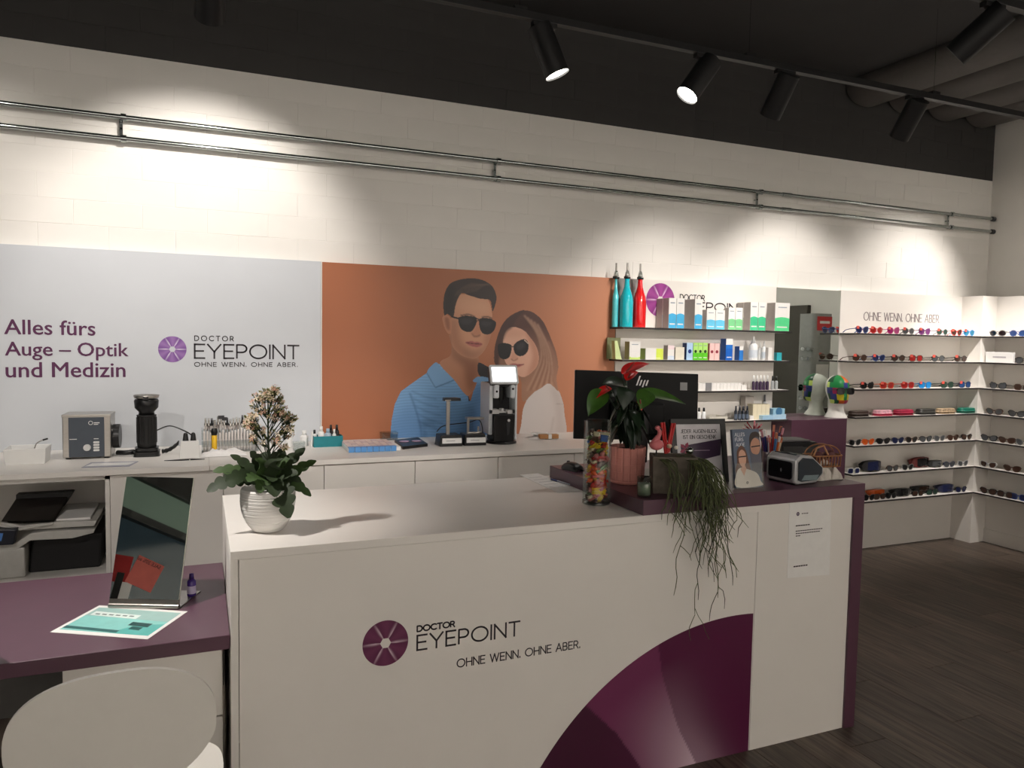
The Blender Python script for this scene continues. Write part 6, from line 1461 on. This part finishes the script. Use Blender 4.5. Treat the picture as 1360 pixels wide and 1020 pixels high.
# goggles
def goggles(k, px0, px1, top, c, lens, label, Y=4.2):
    rowy = (0, 0, 0, 0, 588, 622, 656)[k]; x0, x1 = at_y(px0, rowy, Y).x, at_y(px1, rowy, Y).x; w_ = x1-x0; h = max(.05, at_y(px0, top, Y).z-SHZ[k])
    t = thing('sports_goggles', label, 'goggles', ((x0+x1)/2, Y, SHZ[k]))
    def vis(sc, yo): return lambda u, v: (w_/2*sc*math.sin((u-.5)*2.4)/math.sin(1.2), yo+.05*(1-math.cos((u-.5)*2.4)), h*.5+h*.48*sc*(2*v-1)*math.sqrt(max(.03, 1-.98*abs(2*u-1)**2.1))-(.012 if v < .5 else 0)*math.exp(-((u-.5)/.12)**2)*-1)
    fm = MB(); fm.grid(vis(1.0, -.03), 20, 8); fm.grid(vis(1.02, .0), 20, 8)
    for v in (0, 1): fm.grid(lambda u, w2, v=v: tuple(Vector(vis(1.0, -.03)(u, v)).lerp(Vector(vis(1.02, .0)(u, v)), w2)), 20, 1)
    fm.ob('foam_frame', c, t); MB().grid(vis(.86, -.034), 20, 8).ob('visor', lens, t)
    MB().tube(smooth_pts([(-w_/2*.98, .015, h*.5), (-w_*.3, .06, h*.55), (w_*.3, .06, h*.5), (w_/2*.98, .015, h*.5)], 5, False), .009, 6).ob('strap', c, t)
goggles(5, 1145, 1170, 611.5, FRM['black'], LN['navy'], 'black ski goggles on the sixth sunglasses shelf')
goggles(5, 1211, 1233, 607, M('frame_dark_red', (104,30,28), .5), DKL, 'dark red sports goggles on the sixth sunglasses shelf', 4.225)
goggles(5, 1232, 1250, 611, FRM['black'], LN['grey'], 'black sports goggles beside the dark red ones', 4.20)
goggles(6, 1155, 1175, 650, FRM['orange'], LN['orange'], 'orange sports goggles on the lowest sunglasses shelf', 4.25)
goggles(6, 1185.5, 1208, 648.5, FRM['black'], DKL, 'large black sports goggles on the lowest sunglasses shelf')
goggles(6, 1214, 1234, 645, FRM['black'], LN['brown'], 'black goggles with brown visor on the lowest sunglasses shelf', 4.26)
goggles(6, 1245, 1266, 643, FRM['navy'], LN['navy'], 'navy blue goggles on the lowest sunglasses shelf')
# right wall shelves
def side_glasses(k, rowy, items):
    for i_, (pc, fc, lc, sty) in enumerate(items):
        y = at_x(pc, rowy, 5.905).y
        eyeglasses((5.905, y, SHZ[k]), -PI/2, '%s framed sunglasses with %s lenses, %s from the corner on the %s right wall shelf' % (fc, lc, NTH[i_], ORD[k]), FRM[fc], LN[lc], .14, .045, sty, open_=k < 3)
side_glasses(0, 440, [(1325, 'grey', 'black', 'round'), (1352, 'blue', 'blue', 'round'), (1380, 'black', 'black', 'round')])
side_glasses(1, 476, [(1360, 'black', 'grey', 'square'), (1390, 'brown', 'brown', 'round')])
side_glasses(2, 514, [(1325, 'black', 'grey', 'cat'), (1358, 'brown', 'brown', 'square'), (1388, 'black', 'grey', 'square')])
side_glasses(3, 550, [(1320, 'brown', 'grey', 'pilot'), (1350, 'black', 'grey', 'pilot')])
side_glasses(4, 585, [(1313, 'black', 'grey', 'pilot'), (1337, 'brown', 'brown', 'pilot'), (1360, 'grey', 'grey', 'pilot')])
side_glasses(5, 618, [(1312, 'silver', 'brown', 'pilot'), (1344, 'brown', 'brown', 'pilot')])
side_glasses(6, 653, [(1312, 'black', 'brown', 'pilot'), (1335, 'black', 'brown', 'square'), (1353, 'blue', 'navy', 'square')])
ya, yb = at_x(1346, 475, 5.92).y, at_x(1309, 475, 5.92).y
t = thing('brand_block', 'white counter sign block on the second right wall shelf', 'sign', (5.92, 0, SHZ[1])); bx(0, ya, 0, .02, yb, .085).ob('block', WHP, t, .002); bx(-.001, ya+.06, .038, 0, yb-.06, .05).ob('faint_lettering', plain((176,172,178)), t)
# ------------------------------------------------------------------ display column by the right wall (seen in the mirror)
t = thing('display_column', 'grey spectacle display column reflected in the wall mirror', 'display stand', (5.80, 2.80, 0))
MB().prism(rrect(-.12, -.12, .12, .12, .05), .02, 1.93).ob('column', M('grey_column', (150,152,150), .4), t, .004); MB().prism(rrect(-.16, -.16, .16, .16, .05), 0, .02).ob('foot_plate', STEEL, t)
s1 = bx(-.1, .122, 1.76, .09, .128, 1.90).ob('red_sign', plain((190,36,40), .4), t); bx(-.07, .128, 1.83, .06, .1285, 1.855).ob('printed_line', WHP, s1)
bx(-.09, .122, 1.24, .07, .126, 1.42).ob('white_sign', PAPER, t)
for k in range(9):
    z = .75+.1*k
    if 1.2 < z < 1.42: continue
    MB().tube([(-.12, .09, z), (-.16, .12, z+.01)], .004, 6).ob('peg', STEEL, t)
    eyeglasses((5.80-.155, 2.80+.03, z), -PI/2, 'thin steel eyeglasses, row %s up the display column' % NTH[k], FRM['grey'], CLR, name='eyeglasses', cat='eyeglasses')
